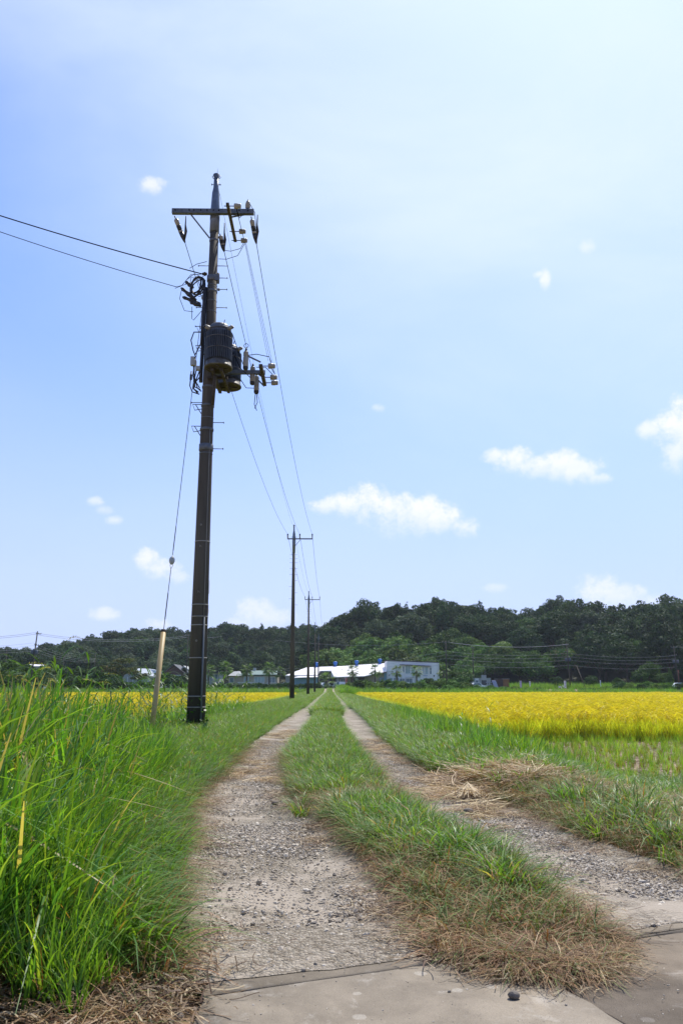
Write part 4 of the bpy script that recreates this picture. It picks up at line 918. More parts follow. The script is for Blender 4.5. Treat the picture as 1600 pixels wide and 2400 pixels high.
    for i in range(n):
        a1, a2 = (math.radians(-64 + 64 * q / n) for q in (i, i + 1)); r1 = shaft_r(2.6) + .006
        pl.poly([(r1 * math.cos(a1), r1 * math.sin(a1), 2.49), (r1 * math.cos(a2), r1 * math.sin(a2), 2.49), (r1 * math.cos(a2), r1 * math.sin(a2), 2.70), (r1 * math.cos(a1), r1 * math.sin(a1), 2.70)])
    pl.build('number_plate', M['rusty'], t)
    for z in (1.96, 4.43):
        r1 = shaft_r(z); MB().torus((-.02, -r1 - .002, z), .016, .005, (0, 1, 0), 14, 5).build('bolt_socket', M['band'], t)
    for z0, z1 in ((2.96, 3.25), (2.55, 2.64)):
        MB().box((shaft_r(2.5) + .004, .03, (z0 + z1) / 2), (.006, .08, z1 - z0)).build('reflective_label', M['white_label'], t)
    for z in (3.96, 2.98):
        r1 = shaft_r(z) + .002; MB().tube([(-.03, -r1, z + .03), (-.025, -r1, z - .02)], .004, 4).tube([(-.02, -r1, z + .01), (.0, -r1, z + .01), (.005, -r1, z - .02)], .004, 4).build('paint_mark', M['band'], t)
    return t
main_pole()
mp_ = Vector((PX, PY, 0))

def line_pole():
    t = empty('utility_pole', (0, 0, 0), label='x', cat='utility pole', group='poles along the left side of the track')
    MB().tube([(0, 0, -.4), (0, 0, 5), (0, 0, 11.0)], [.187, .145, .100], 18).build('shaft', M['concrete_pole'], t)
    cap = MB().lathe([(.108, 10.9), (.13, 11.7), (.10, 12.35), (.055, 12.6), (.05, 12.95), (.075, 13.0), (.05, 13.06)], n=14).build('steel_cap', M['cap_steel'], t)
    arm = MB().beam((-.50, -.14, 11.94), (1.42, -.14, 11.94), .075, .085).build('crossarm', M['galv'], t)
    MB().beam((.48, -.10, 11.88), (.10, -.05, 11.42), .035, .03).build('crossarm_brace', M['galv'], t)
    first = None
    for x in (-.47, .44, 1.38):
        p = empty('post_insulator', (x, -.14, 11.98)); p.parent = t
        if first is None:
            first = p
            MB().lathe([(.035, 0), (.04, .08), (.05, .09), (.04, .12), (.05, .13), (.045, .22), (.03, .24)], n=10).build('porcelain_body', M['porcelain'], p)
            MB().lathe([(.05, .22), (.055, .25), (.05, .33), (.02, .36)], n=10).build('insulator_cap', M['black_rubber'], p)
        else:
            for ch in first.children:
                c = ch.copy(); C.objects.link(c); c.parent = p
    for s in (-1, 1):
        MB().torus((s * .15, 0, 12.1), .05, .008, (0, 1, 0), 10, 4).build('cable_ring', M['galv'], t)
    zs = [10.75, 10.45, 10.15, 9.70, 9.25, 8.8, 8.35, 7.9, 7.45, 7.0]; bm_ = None
    for i, z in enumerate(zs):
        for s in ((-1, 1) if i < 5 else ((1,) if i % 2 else (-1,))):
            r = .1 + (11 - z) * .0087; MB().tube([(s * r, 0, z), (s * (r + .20), 0, z)], .010, 5).build('step_bolt', M['galv'], t)
    return t
lp = line_pole(); labs = ['second dark utility pole from the camera, with step bolts up both sides', 'third utility pole of the row, thin, halfway along the track', 'fourth utility pole of the row, small, with its crossarm above the wooded ridge', 'farthest and smallest utility pole of the row, beside the end of the track']
allp = []
for i, (x_, y_) in enumerate(pole_spots):
    o = lp if i == 0 else copy_tree(lp)
    o.location = (x_, y_, float(gz(x_, y_)) * 1.0); o['label'] = labs[i]; allp.append(o)

# wires between the poles
def wire(pts, r, label, m_='wire', group=None, name='overhead_wire'):
    o = MB().tube(pts, r, 5).build(name, M[m_]); return tag(o, label, 'wire', group)
ends1 = [mp_ + Vector(q) for q in ((-.70, .12, 11.30), (.22, .20, 11.12), (.985, .15, 11.30))]
prev = ends1; side = ['left', 'middle', 'right']; ords = ['big pole and the second', 'second pole and the third', 'third pole and the fourth', 'fourth pole and the farthest']
for i, (x_, y_) in enumerate(pole_spots):
    z0 = float(gz(x_, y_)); nxt = [Vector((x_ + q, y_ - .14, 12.3 + z0)) for q in (-.47, .44, 1.38)]
    for k in range(3):
        sag = (.85 if i == 0 else .7)
        wire(catenary(prev[k], nxt[k], sag, 28), .0075 if i == 0 else .011, f'{side[k]} power wire between the {ords[i]} pole', 'wire', 'power wires along the track')
        if i == 0:
            pts = catenary(prev[k], nxt[k], sag, 28); c = Vector(pts[0]).lerp(Vector(pts[1]), .45 if k != 0 else .75)
            MB()
    prev = nxt
pts = catenary(mp_ + Vector((.09, .02, 12.55)), (pole_spots[0][0], pole_spots[0][1], 12.7), .8, 28)
wire(pts, .0035, 'thin earth wire from the tip of the big pole to the second pole', 'thin_wire', 'power wires along the track')
for i in range(3):
    a, b = allp[i].location, allp[i + 1].location; wire(catenary(a + Vector((0, 0, 12.7)), b + Vector((0, 0, 12.7)), .7, 20), .005, f'thin earth wire between the tips of the {ords[i + 1]} pole', 'thin_wire', 'power wires along the track')
for k in range(3):
    yy = (-.30, .36, .70)[k]; wire([mp_ + Vector((.62, .84 - .02 * k, 11.76)), mp_ + Vector((.95, .8, 10.1)), mp_ + Vector((1.42, yy, 8.12))] if False else catenary(mp_ + Vector((.62 + .015 * k, .84, 11.76)), mp_ + Vector((1.36 + .05 * k, yy, 8.14)), .02, 8), .0035, f'{["first", "second", "third"][k]} thin lead dropping from the upper insulators to the fuses of the big pole', 'wire', 'leads on the big pole')
a0 = AT(0, 505, 15.6); sA = mp_ + Vector((-.24, -.02, 10.42)); wire(catenary(sA, sA + (a0 + Vector((0, 0, 4 * .9 / 5 * .8)) - sA) * 5, .9, 60), .013, 'upper and thicker service cable leaving the big pole to the left', 'wire', 'service cables leaving to the left')
b0 = AT(0, 543, 15.6); s0 = mp_ + Vector((-.84, 0, 10.10)); wire(catenary(s0, s0 + (b0 + Vector((0, 0, 4 * .8 / 5 * .8)) - s0) * 5, .8, 60), .008, 'lower and thinner service cable leaving the big pole to the left', 'wire', 'service cables leaving to the left')
wire(catenary(s0, mp_ + Vector((-.2, 0, 10.38)), .04, 6), .006, 'short tail joining the lower service cable to the big pole', 'wire')

# guy wire with its insulator and plastic guard
top = Vector((-2.90, 16.86, 10.2)); bot = Vector((-3.125, 14.45, .0))
g = empty('guy_wire', bot, label='slanting guy wire with a tan plastic guard left of the big pole', cat='guy wire')
L = lambda t_: top.lerp(bot, t_) - bot
def at_z(z): return (top.z - z) / (top.z - bot.z)
zt, zi = 2.03, 3.40
MB().tube([L(0), L(at_z(zi + .07))], .0065, 6).tube([L(at_z(zi - .18)), L(at_z(zt - .1))], .0065, 6).tube([L(at_z(2.75)), L(at_z(2.25))], .010, 6).tube([L(at_z(4.1)), L(at_z(3.6))], .009, 6).build('cable', M['thin_wire'], g)
d = (top - bot).normalized(); c = L(at_z(zi))
MB().lathe([(.012, -.085), (.04, -.06), (.056, -.015), (.056, .02), (.04, .06), (.012, .085)], c, d, 16).build('guy_insulator', M['pale_grey'], g)
MB().tube([c + Vector((-.028, 0, -.02)), c + Vector((-.030, 0, -.10)), c - d * .18], .005, 5).tube([c + Vector((.028, 0, -.02)), c + Vector((.02, 0, -.10)), c - d * .18], .005, 5).tube([c + Vector((0, -.03, -.02)), c + Vector((.02, -.055, .03)), c + d * .11], .006, 5).build('wire_loop', M['band'], g)
MB().tube([L(at_z(zt)), L(1.02)], .047, 16).build('guard', M['tan_pvc'], g)
MB().tube([L(at_z(zt + .02)), L(at_z(zt - .03))], .051, 16).build('guard_cap', M['rusty'], g)

# ------------------------------------------------------------------ wooded hills
SKY_BACK = [(-500, 1545), (-200, 1540), (0, 1535), (53, 1535), (80, 1537), (112, 1523), (128, 1528), (171, 1512), (230, 1504), (270, 1492), (321, 1488), (396, 1488), (430, 1493), (498, 1487), (539, 1481), (573, 1486), (604, 1482), (659, 1480), (720, 1482), (790, 1478), (900, 1490), (1100, 1500), (2300, 1500)]
SKY_FRONT = [(560, 1606), (700, 1560), (760, 1500), (790, 1476), (830, 1452), (880, 1437), (930, 1424), (980, 1433), (1040, 1429), (1080, 1424), (1130, 1429), (1165, 1442), (1200, 1439), (1240, 1444), (1290, 1442), (1310, 1427), (1340, 1420), (1400, 1427), (1440, 1439), (1500, 1432), (1530, 1440), (1600, 1436), (1900, 1440), (2300, 1470)]
def px_az(px): return math.atan((px - 773) / 1912)
class Hill:
    def __init__(s, name, table, r0, rr, r1, hidden):
        s.az = np.array([px_az(p) for p, _ in table]); s.r0, s.rr, s.r1 = r0, rr, r1
        s.zr = np.array([1 + (1612 - q) / 1912 * rr * math.cos(px_az(p)) for p, q in table]) - hidden
        A, Rr = np.meshgrid(np.linspace(s.az[0], s.az[-1], 180), np.linspace(r0 - 6, r1, 46)); X, Y = Rr * np.sin(A), Rr * np.cos(A); Z = s.z(A, Rr)
        n0, n1 = X.shape; I = np.arange(n0 * n1).reshape(n0, n1); q = np.stack([I[:-1, :-1], I[:-1, 1:], I[1:, 1:], I[1:, :-1]], -1).reshape(-1, 4)
        tag(link_mesh(name, np_mesh(name, np.stack([X, Y, Z], -1).reshape(-1, 3), quads=q, smooth=True), mat('forest_floor', (.035, .045, .018), .95, noise=.5, scale=.2)), kind='structure')
    def z(s, a, r):
        zr = np.maximum(np.interp(a, s.az, s.zr), .8); r = np.asarray(r, float)
        up = sstep(r, s.r0, s.rr); X, Y = r * np.sin(a), r * np.cos(a)
        return .75 + (zr - .75) * up * (1 - .25 * sstep(r, s.rr, s.r1)) + up * 2.0 * (vnoise(X, Y, .035, 5) - .5) - .6 * (r < s.r0 - 3)
front = Hill('hill', SKY_FRONT, 262, 345, 470, 13.5)
back = Hill('hill', SKY_BACK, 330, 460, 640, 9.8)

def crown_mesh(seed, rx, rz, zc, lobes, n, leaf, pal, kind='round', trunk=.28):
    """leaf-sized faces gathered on the skins of many lobes; returns crown arrays"""
    r = np.random.default_rng(seed); P, Nn, Cc = [], [], []
    cen, rad = [], []
    if kind == 'round':
        cen.append((0, 0, zc)); rad.append((rx * .72, rx * .72, rz * .72))
        for k in range(lobes):
            th = r.uniform(0, 2 * np.pi); u = r.uniform(-.55, 1.0); q = math.sqrt(max(0, 1 - u * u)); rr = r.uniform(.55, .82)
            cen.append((rx * rr * q * math.cos(th), rx * rr * q * math.sin(th), zc + rz * rr * u)); a = r.uniform(.22, .40) * rx; rad.append((a, a, a * r.uniform(.65, .9)))
        for k in range(lobes):
            th = r.uniform(0, 2 * np.pi); u = r.uniform(-.3, 1.0); q = math.sqrt(max(0, 1 - u * u)); rr = r.uniform(.85, 1.02)
            cen.append((rx * rr * q * math.cos(th), rx * rr * q * math.sin(th), zc + rz * rr * u)); a = r.uniform(.10, .2) * rx; rad.append((a, a, a * .8))
    elif kind == 'cone':
        for k in range(lobes):
            f = k / lobes; zz = zc - rz + 2 * rz * f; ra = rx * (1 - f) ** .8 + .25
            for j in range(4):
                th = r.uniform(0, 6.28); cen.append((ra * .5 * math.cos(th), ra * .5 * math.sin(th), zz)); rad.append((ra * .5, ra * .5, rz / lobes * 2.2))
    elif kind == 'flat':
        for k in range(lobes):
            th = r.uniform(0, 6.28); rr = math.sqrt(r.uniform(0, 1)) * .8; a = r.uniform(.2, .38) * rx
            cen.append((rx * rr * math.cos(th), rx * rr * math.sin(th), zc + rz * r.uniform(-.8, 1) * (1 - rr * .6))); rad.append((a, a, a * .35))
    cen = np.array(cen); rad = np.array(rad); w = rad[:, 0] ** 2; w[0] *= .8; w /= w.sum()
    pick = r.choice(len(cen), n, p=w); d = r.normal(0, 1, (n, 3)); d[:, 2] = np.abs(d[:, 2]) * np.where(r.uniform(0, 1, n) < .72, 1, -1); d /= np.linalg.norm(d, axis=1)[:, None]
    p = cen[pick] + d * rad[pick] * r.uniform(.82, 1.08, (n, 1)) * (1 + .12 * np.sin(d[:, :1] * 9 + pick[:, None]))
    nn = d + r.normal(0, .55, (n, 3)); nn /= np.linalg.norm(nn, axis=1)[:, None]
    u = np.cross(nn, r.normal(0, 1, (n, 3))); u /= np.linalg.norm(u, axis=1)[:, None]; v = np.cross(nn, u)
    s = leaf * r.uniform(.6, 1.35, (n, 1)); el = r.uniform(.45, .9, (n, 1))
    V = np.stack([p - u * s, p + v * s * el, p + u * s * 1.1, p - v * s * el], 1)
    V += r.normal(0, .12 * leaf, V.shape)
    lc = r.uniform(.75, 1.25, len(cen)); pal = np.array(pal); c = pal[r.integers(0, len(pal), n)] * lc[pick][:, None] * r.uniform(.8, 1.25, (n, 1))
    return V.reshape(-1, 3), np.arange(n * 4).reshape(n, 4), np.repeat(c, 4, 0)
def trunk_mesh(h, r0, zc, rx, seed, limbs=5):
    m = MB(); r = random.Random(seed); m.tube([(0, 0, -.5), (r0 * .3, 0, h * .5), (0, r0 * .3, zc)], [r0 * 1.25, r0 * .9, r0 * .35], 8)
    for k in range(limbs):
        a = r.uniform(0, 6.28); z0 = h * r.uniform(.45, .8); e = Vector((math.cos(a) * rx * .6, math.sin(a) * rx * .6, z0 + rx * r.uniform(.3, .7)))
        m.tube([(0, 0, z0), Vector((0, 0, z0)).lerp(e, .5) + Vector((0, 0, .2)), e], [r0 * .45, r0 * .3, r0 * .1], 6)
    return m
DARKG = [(.032, .062, .024), (.040, .074, .026), (.050, .086, .032), (.028, .052, .024)]
MIDG = [(.055, .105, .026), (.07, .125, .03), (.045, .09, .025), (.085, .14, .04)]
LITEG = [(.095, .165, .035), (.125, .195, .045), (.075, .135, .035), (.15, .21, .07)]
OLIVE = [(.10, .10, .035), (.08, .10, .03), (.13, .10, .045), (.06, .08, .025)]
PALEG = [(.085, .115, .06), (.11, .14, .085), (.06, .09, .045)]
def tree_proto(name, seed, rx, rz, zc, lobes, n, leaf, pal, kind='round', tr=.28, h=None):
    cr = crown_mesh(seed, rx, rz, zc, lobes, n, leaf, pal, kind)
    me = np_mesh('crown', cr[0], quads=cr[1], col=cr[2]); me.materials.append(M['foliage'])
    tm = trunk_mesh(h or zc, tr, zc, rx, seed).build('trunk', M['bark']); tme = tm.data; bpy.data.objects.remove(tm)
    return dict(name=name, crown=me, trunk=tme, h=zc + rz)
def plant(p, loc, s=1.0, sz=1.0, label='', cat='tree', group=None, rz=None, name=None):
    t = empty(name or p['name'], loc, random.uniform(0, 6.28) if rz is None else rz, label, cat, group); t.scale = (s, s, s * sz)
    for nm, me in (('crown', p['crown']), ('trunk', p['trunk'])):
        if me is None: continue
        o = bpy.data.objects.new(nm, me); C.objects.link(o); o.parent = t
    return t
dark = [tree_proto('broadleaf_tree', 700 + i, 5.8, 5.0, 7.6, 22, 6000, .27, DARKG) for i in range(5)]
pale = [tree_proto('broadleaf_tree', 710 + i, 5.4, 4.4, 7.6, 22, 5500, .27, PALEG) for i in range(2)]
mid = [tree_proto('broadleaf_tree', 720 + i, 5.0, 4.0, 6.2, 20, 5500, .26, MIDG) for i in range(3)]
lite = [tree_proto('broadleaf_tree', 730 + i, 5.0, 3.4, 4.6, 22, 5500, .26, LITEG) for i in range(3)]
cone = [tree_proto('conifer_tree', 740 + i, 3.6, 6.0, 7.4, 9, 2400, .36, DARKG[:3], 'cone', .25) for i in range(3)]
flat = [tree_proto('broadleaf_tree', 750 + i, 5.0, 2.6, 6.0, 22, 1900, .34, MIDG[:3] + OLIVE[:1], 'flat', .2) for i in range(2)]

# trees one can tell apart on the nearer hill
def spread(n, amin, amax, rmin, rmax, dmin, seed):
    r = np.random.default_rng(seed); P = []
    tries = 0
    while len(P) < n and tries < 40000:
        tries += 1; a = r.uniform(amin, amax); q = r.uniform(rmin, rmax); x, y = q * math.sin(a), q * math.cos(a)
        if all((x - u) ** 2 + (y - v) ** 2 > dmin ** 2 for u, v, _, _ in P): P.append((x, y, a, q))
    return P
nf = 0
for x, y, a, q in spread(190, px_az(745), px_az(1700), 268, 372, 8.2, 3):
    px = 773 + 1912 * math.tan(a); hz = np.interp(a, front.az, front.zr)
    if hz < 2 and q > 300: continue
    z = float(front.z(a, q)); r = random.random(); up = (q - 268) / 100
    if q < 290 and px < 1330: k = 'lite' if r < .75 else ('flat' if r < .88 else 'mid')
    elif q < 305 and px < 1330: k = 'lite' if r < .4 else ('mid' if r < .8 else 'dark')
    elif q < 300: k = 'mid' if r < .25 else ('flat' if r < .45 else 'dark')
    else:
        k = 'dark' if r < .62 else ('pale' if r < .84 else ('cone' if r < .94 else 'mid'))
        if 1040 < px < 1180 and r > .6: k = 'cone'
    p = random.choice({'lite': lite, 'mid': mid, 'dark': dark, 'pale': pale, 'cone': cone, 'flat': flat}[k])
    where = 'behind warehouse roof' if px < 905 else ('behind white building' if px < 1030 else ('behind parked white car' if px < 1165 else ('behind banner flags' if px < 1320 else ('right of leaning pole' if px < 1460 else 'at right edge'))))
    lvl = 'hill foot' if q < 300 else ('hill slope' if q < 335 else 'hill crest')
    desc = {'lite': 'bright green bushy tree', 'mid': 'mid green broadleaf tree', 'dark': 'dark green broadleaf tree', 'pale': 'greyish pale-leaved tree', 'cone': 'dark pointed conifer', 'flat': 'spreading layered tree'}[k]
    s = random.uniform(.95, 1.5) * (1.0 if k != 'lite' else 1.15); szz = random.uniform(.9, 1.1) if k != 'cone' else random.uniform(.9, 1.15)
    plant(p, (x, y, z - .6), s, szz, f'{desc} on {lvl} {where}', 'tree', f'{desc}s on {lvl} {where}')
# the far wood reads as one mass
wood = bpy.data.collections.new('wood_crowns')
for p in dark + pale[:1] + mid[:2] + cone[:1]:
    wood.objects.link(bpy.data.objects.new('wood_crown', p['crown']))
P = spread(430, px_az(-160), px_az(960), 326, 505, 7.4, 9)
scatter('forest', [(x, y, float(back.z(a, q)) - .8) for x, y, a, q in P], wood, rng.uniform(.85, 1.2, len(P)), tilt=.04, label='dark evergreen wood covering the long low ridge behind the left field', cat='forest')
P = spread(70, px_az(1600), px_az(2000), 266, 380, 9, 19) + spread(30, px_az(745), px_az(1690), 376, 420, 11, 29)
scatter('forest', [(x, y, float(front.z(a, q)) - .8) for x, y, a, q in P], wood, rng.uniform(.85, 1.15, len(P)), tilt=.04, label='dark wood continuing over the top of the right hill', cat='forest')

# ------------------------------------------------------------------ shrubs and trees along the far edge of the fields
bush = [tree_proto('bush', 800 + i, 1.5, 1.15, 1.1, 12, 1500, .13, LITEG[:3], tr=.08) for i in range(3)]
bushd = [tree_proto('bush', 810 + i, 1.5, 1.25, 1.2, 12, 1700, .12, DARKG[1:3] + MIDG[:2], tr=.08) for i in range(3)]
smalltree = [tree_proto('small_tree', 820 + i, 2.4, 1.9, 3.0, 14, 2200, .17, MIDG, tr=.13) for i in range(3)]
darktree = [tree_proto('small_tree', 830 + i, 2.6, 2.2, 3.0, 14, 2400, .17, DARKG[1:] + MIDG[:1], tr=.13) for i in range(3)]
olive = [tree_proto('small_tree', 840 + i, 3.0, 1.8, 3.8, 20, 1800, .15, OLIVE, 'flat', .14) for i in range(2)]
slim = [tree_proto('conifer_tree', 850, 1.1, 2.6, 2.9, 10, 1200, .15, MIDG[:2], 'cone', .08)]
def at(px, Y, dz=0.0):
    x = AT(px, 1612, Y).x; return (x, Y, float(gz(x, Y)) + dz)
def height_of(py, Y): return (1612 - py) / 1912 * Y + 1
# right side bushes in front of the building
bl = [(870, 1600, 178, 'b'), (885, 1597, 184, 'b'), (903, 1592, 186, 'd'), (838, 1594, 186, 'd'), (855, 1592, 188, 'b'), (925, 1596, 182, 'b'), (945, 1598, 178, 'b'), (962, 1600, 176, 'd'), (985, 1595, 182, 'b'), (1003, 1590, 186, 'd'), (1022, 1594, 182, 'b'),
      (1040, 1588, 187, 'b'), (1060, 1592, 184, 'b'), (1078, 1584, 190, 'd'), (1092, 1597, 180, 'b'), (975, 1605, 170, 'd'), (1010, 1603, 172, 'b'), (1048, 1603, 170, 'b'), (1085, 1604, 172, 'b'), (1120, 1606, 176, 'b'), (1150, 1607, 172, 'b'), (1178, 1608, 175, 'b'), (1205, 1608, 172, 'b'),
      (1235, 1611, 168, 'b'), (1262, 1612, 172, 'd'), (820, 1600, 190, 'b'), (805, 1602, 196, 'b'), (1395, 1611, 168, 'b'), (1372, 1612, 172, 'd'), (1420, 1608, 176, 'b'), (1452, 1598, 178, 'd'), (1475, 1602, 172, 'b'), (1500, 1604, 168, 'd'), (1535, 1603, 170, 'b'), (1562, 1600, 176, 'b'), (1592, 1600, 180, 'd'), (1438, 1605, 186, 'b'), (1515, 1598, 184, 'b'), (1620, 1602, 172, 'b'), (1645, 1600, 176, 'd')]
for i, (px, py, Y, k) in enumerate(bl):
    p = random.choice(bush if k == 'b' else bushd); h = max(1.0, height_of(py, Y) - float(gz(AT(px, 1612, Y).x, Y)) + .25)
    s = h / p['h']; zone = 'in front of the white warehouse' if px < 1070 else ('in front of the parked cars and brown box' if px < 1300 else 'along the right end of the field edge')
    dsc = 'bright green leafy bush' if k == 'b' else 'darker green leafy bush'
    plant(p, at(px, Y, -.25), max(s, .8) * 1.15, s / (max(s, .8) * 1.15), f'{dsc} {zone}', 'bush', f'{dsc}es {zone}')
for px, py, Y, p, lab in [(1306, 1586, 196, darktree[0], 'broad very dark rounded tree behind the white banner'), (1384, 1585, 198, darktree[1], 'small upright dark tree standing alone right of the leaning pole'), (1524, 1553, 208, smalltree[0], 'largest light green tree at the right end of the far lane'),
                          (1502, 1572, 204, smalltree[1], 'lower light green tree at the left foot of the largest one'), (1556, 1576, 202, smalltree[2], 'small tree between the largest light green tree and the slim conifer'), (1448, 1590, 192, smalltree[1], 'open light green shrub left of the light green trees'),
                          (1572, 1568, 200, slim[0], 'slim pointed conifer near the right edge of the field'), (1070, 1570, 205, smalltree[0], 'small tree right of the white building, beside the last palm'), (1088, 1578, 200, smalltree[2], 'green shrubby tree left of the parked white car'),
                          (285, 1543, 196, olive[0], 'reddish brown spreading tree in front of the white greenhouse'), (240, 1560, 190, olive[1], 'olive brown bushy tree left of the white greenhouse'), (322, 1572, 192, olive[1], 'thin bare branched tree before the greenhouse door')]:
    base = at(px, Y, -.3); h = height_of(py, Y) - base[2] + .1; s = h / p['h']; plant(p, base, s, 1, lab, 'tree')
for i, (px, py, Y) in enumerate([(-40, 1550, 170), (5, 1549, 172), (28, 1552, 166), (62, 1562, 164), (100, 1563, 170), (128, 1558, 174), (155, 1566, 166), (182, 1570, 172), (205, 1566, 168), (232, 1574, 164), (258, 1580, 166), (15, 1575, 158), (52, 1578, 156), (88, 1580, 158), (125, 1582, 156), (165, 1584, 158), (200, 1586, 156), (238, 1590, 156), (275, 1594, 158), (300, 1598, 160), (330, 1598, 162), (360, 1598, 160), (385, 1575, 166), (405, 1586, 162), (425, 1584, 168)]):
    p = (darktree + smalltree)[(i * 5 + i // 3) % 6]; base = at(px, Y, -.3); s = (height_of(py, Y) - base[2] + .1) / p['h']
    zone = 'at the left edge of the picture' if px < 110 else ('left of the greenhouse' if px < 270 else 'between the guy wire and the big pole')
    plant(p, base, s * 1.25, .8, f'dark green hedgerow tree {zone}', 'tree', f'hedgerow trees {zone}')
for i, px in enumerate(range(470, 745, 17)):
    p = bushd[i % 3]; Y = 188 + (i % 3) * 3; base = at(px, Y, -.2); s = (height_of(1600 + (i * 7) % 4, Y) - base[2]) / p['h']
    plant(p, base, s * 1.25, .8, 'clipped dark hedge shrub behind the line poles', 'hedge shrub', 'hedge shrubs behind the line poles')
# palms
def palm_proto(seed, h, rad, nf_=30, th=.17, fan=True):
    r = np.random.default_rng(seed); P = []
    for k in range(nf_):
        a = k * 2.4 + r.normal(0, .2); e = math.radians(r.uniform(-55, 80)); L = rad * r.uniform(.8, 1.08); d = np.array([math.cos(a) * math.cos(e), math.sin(a) * math.cos(e), math.sin(e)])
        p0 = np.array([0, 0, h]); p1 = p0 + d * L * .5 - np.array([0, 0, .04 * L]); col = np.array([.11, .18, .045]) * r.uniform(.6, 1.5)
        P.append(ribbon([p0, (p0 + p1) / 2, p1], [.05, .04, .03], col)); u = np.cross(d, [0, 0, 1]); u /= np.linalg.norm(u); w = np.cross(u, d)
        for j in range(11):
            q = (j - 5) / 5 * 1.35; dd = d * math.cos(q) + (u * math.sin(q)); s = np.linspace(0, 1, 4)[:, None]
            pp = p1 + dd * L * .52 * s + np.array([0, 0, -1]) * (s ** 2) * L * .16
            P.append(ribbon(pp, [.03, .11, .08, .01], col * r.uniform(.8, 1.2), twist=r.uniform(-.5, .5)))
    me = mesh_of('fronds', P); me.materials.append(M['palm'])
    m = MB(); m.tube([(0, 0, -.4), (.05, 0, h * .5), (0, 0, h)], [th * 1.3, th, th * 1.25], 10)
    o = m.build('trunk', M['bark_pale']); tme = o.data; bpy.data.objects.remove(o)
    return dict(name='palm_tree', crown=me, trunk=tme, h=h + rad * .8)
palms = [palm_proto(900 + i, 4.2, 1.9) for i in range(3)]; cyc = palm_proto(905, 1.6, 2.6, 38, .3)
for i, (px, py, Y, lab) in enumerate([(826, 1557, 214, 'fan palm in front of the warehouse roof, nearest to the red banner'), (879, 1556, 214, 'fan palm before the right end of the white warehouse roof'), (930, 1558, 214, 'fan palm at the left corner of the white two storey building'), (976, 1558, 214, 'fan palm in front of the upper windows of the white building'),
                                       (1040, 1556, 216, 'drooping palm just right of the white building'), (528, 1547, 206, 'tallest dark palm beside the small blue grey house'), (578, 1553, 206, 'fan palm in front of the green roofed building'), (630, 1550, 206, 'fan palm at the right part of the green roofed building'), (656, 1560, 206, 'fan palm right next to the second pole'), (488, 1555, 208, 'palm half hidden by the big pole'), (1100, 1574, 204, 'small palm by the grey shed and parked car')]):
    p = palms[i % 3]; base = at(px, Y); s = (height_of(py, Y) - base[2]) / p['h']; t = plant(p, base, s * 1.05, .95, lab, 'palm tree', 'palm trees in front of the buildings')
    for ch in t.children:
        if ch.name.startswith('crown'): ch.name = 'fronds'
p = cyc; base = at(765, 206); t = plant(p, base, (height_of(1573, 206) - base[2]) / p['h'], 1, 'low wide palm beside the gate at the end of the track', 'palm tree')
for ch in t.children:
    if ch.name.startswith('crown'): ch.name = 'fronds'

# ------------------------------------------------------------------ buildings
def W(px, py, Y): return AT(px, py, Y)
def prism(name, pts, thick, m_, parent, org):
    """sheet of real thickness through the given points, pushed back or down"""
    return MB().extrude([Vector(p) - org for p in pts], thick).build(name, m_, parent)
def facade_box(name, px0, px1, pyt, pyb, Y, depth, m_, parent, org, pyt2=None):
    a, b = W(px0, pyt, Y), W(px1, pyt if pyt2 is None else pyt2, Y); zb = gz(0, Y) - .4
    return MB().extrude([Vector((a.x, Y, zb)) - org, Vector((b.x, Y, zb)) - org, b - org, a - org], (0, depth, 0)).build(name, m_, parent)
def window(px0, px1, py0, py1, Y, parent, org, glass='glass', mull=1, fr='frame_white', rail=False):
    a, b = W(px0, py0, Y) - org, W(px1, py1, Y) - org; x0, x1, z1, z0 = a.x, b.x, a.z, b.z; y = Y - org.y; f = MB(); w = .07
    f.span((x0, y - .09, z0), (x1, y + .01, z0 + w)).span((x0, y - .09, z1 - w), (x1, y + .01, z1)).span((x0, y - .088, z0 + w), (x0 + w, y + .01, z1 - w)).span((x1 - w, y - .088, z0 + w), (x1, y + .01, z1 - w))
    for k in range(1, mull): xx = x0 + (x1 - x0) * k / mull; f.span((xx - w / 2, y - .085, z0 + w), (xx + w / 2, y + .01, z1 - w))
    if rail: f.span((x0 + w, y - .086, (z0 + z1) / 2 - .04), (x1 - w, y + .01, (z0 + z1) / 2 + .04))
    wd = f.build('window', M[fr], parent)
    MB().span((x0 + .02, y - .05, z0 + .02), (x1 - .02, y - .03, z1 - .02)).build('pane', M[glass], wd)
    return wd

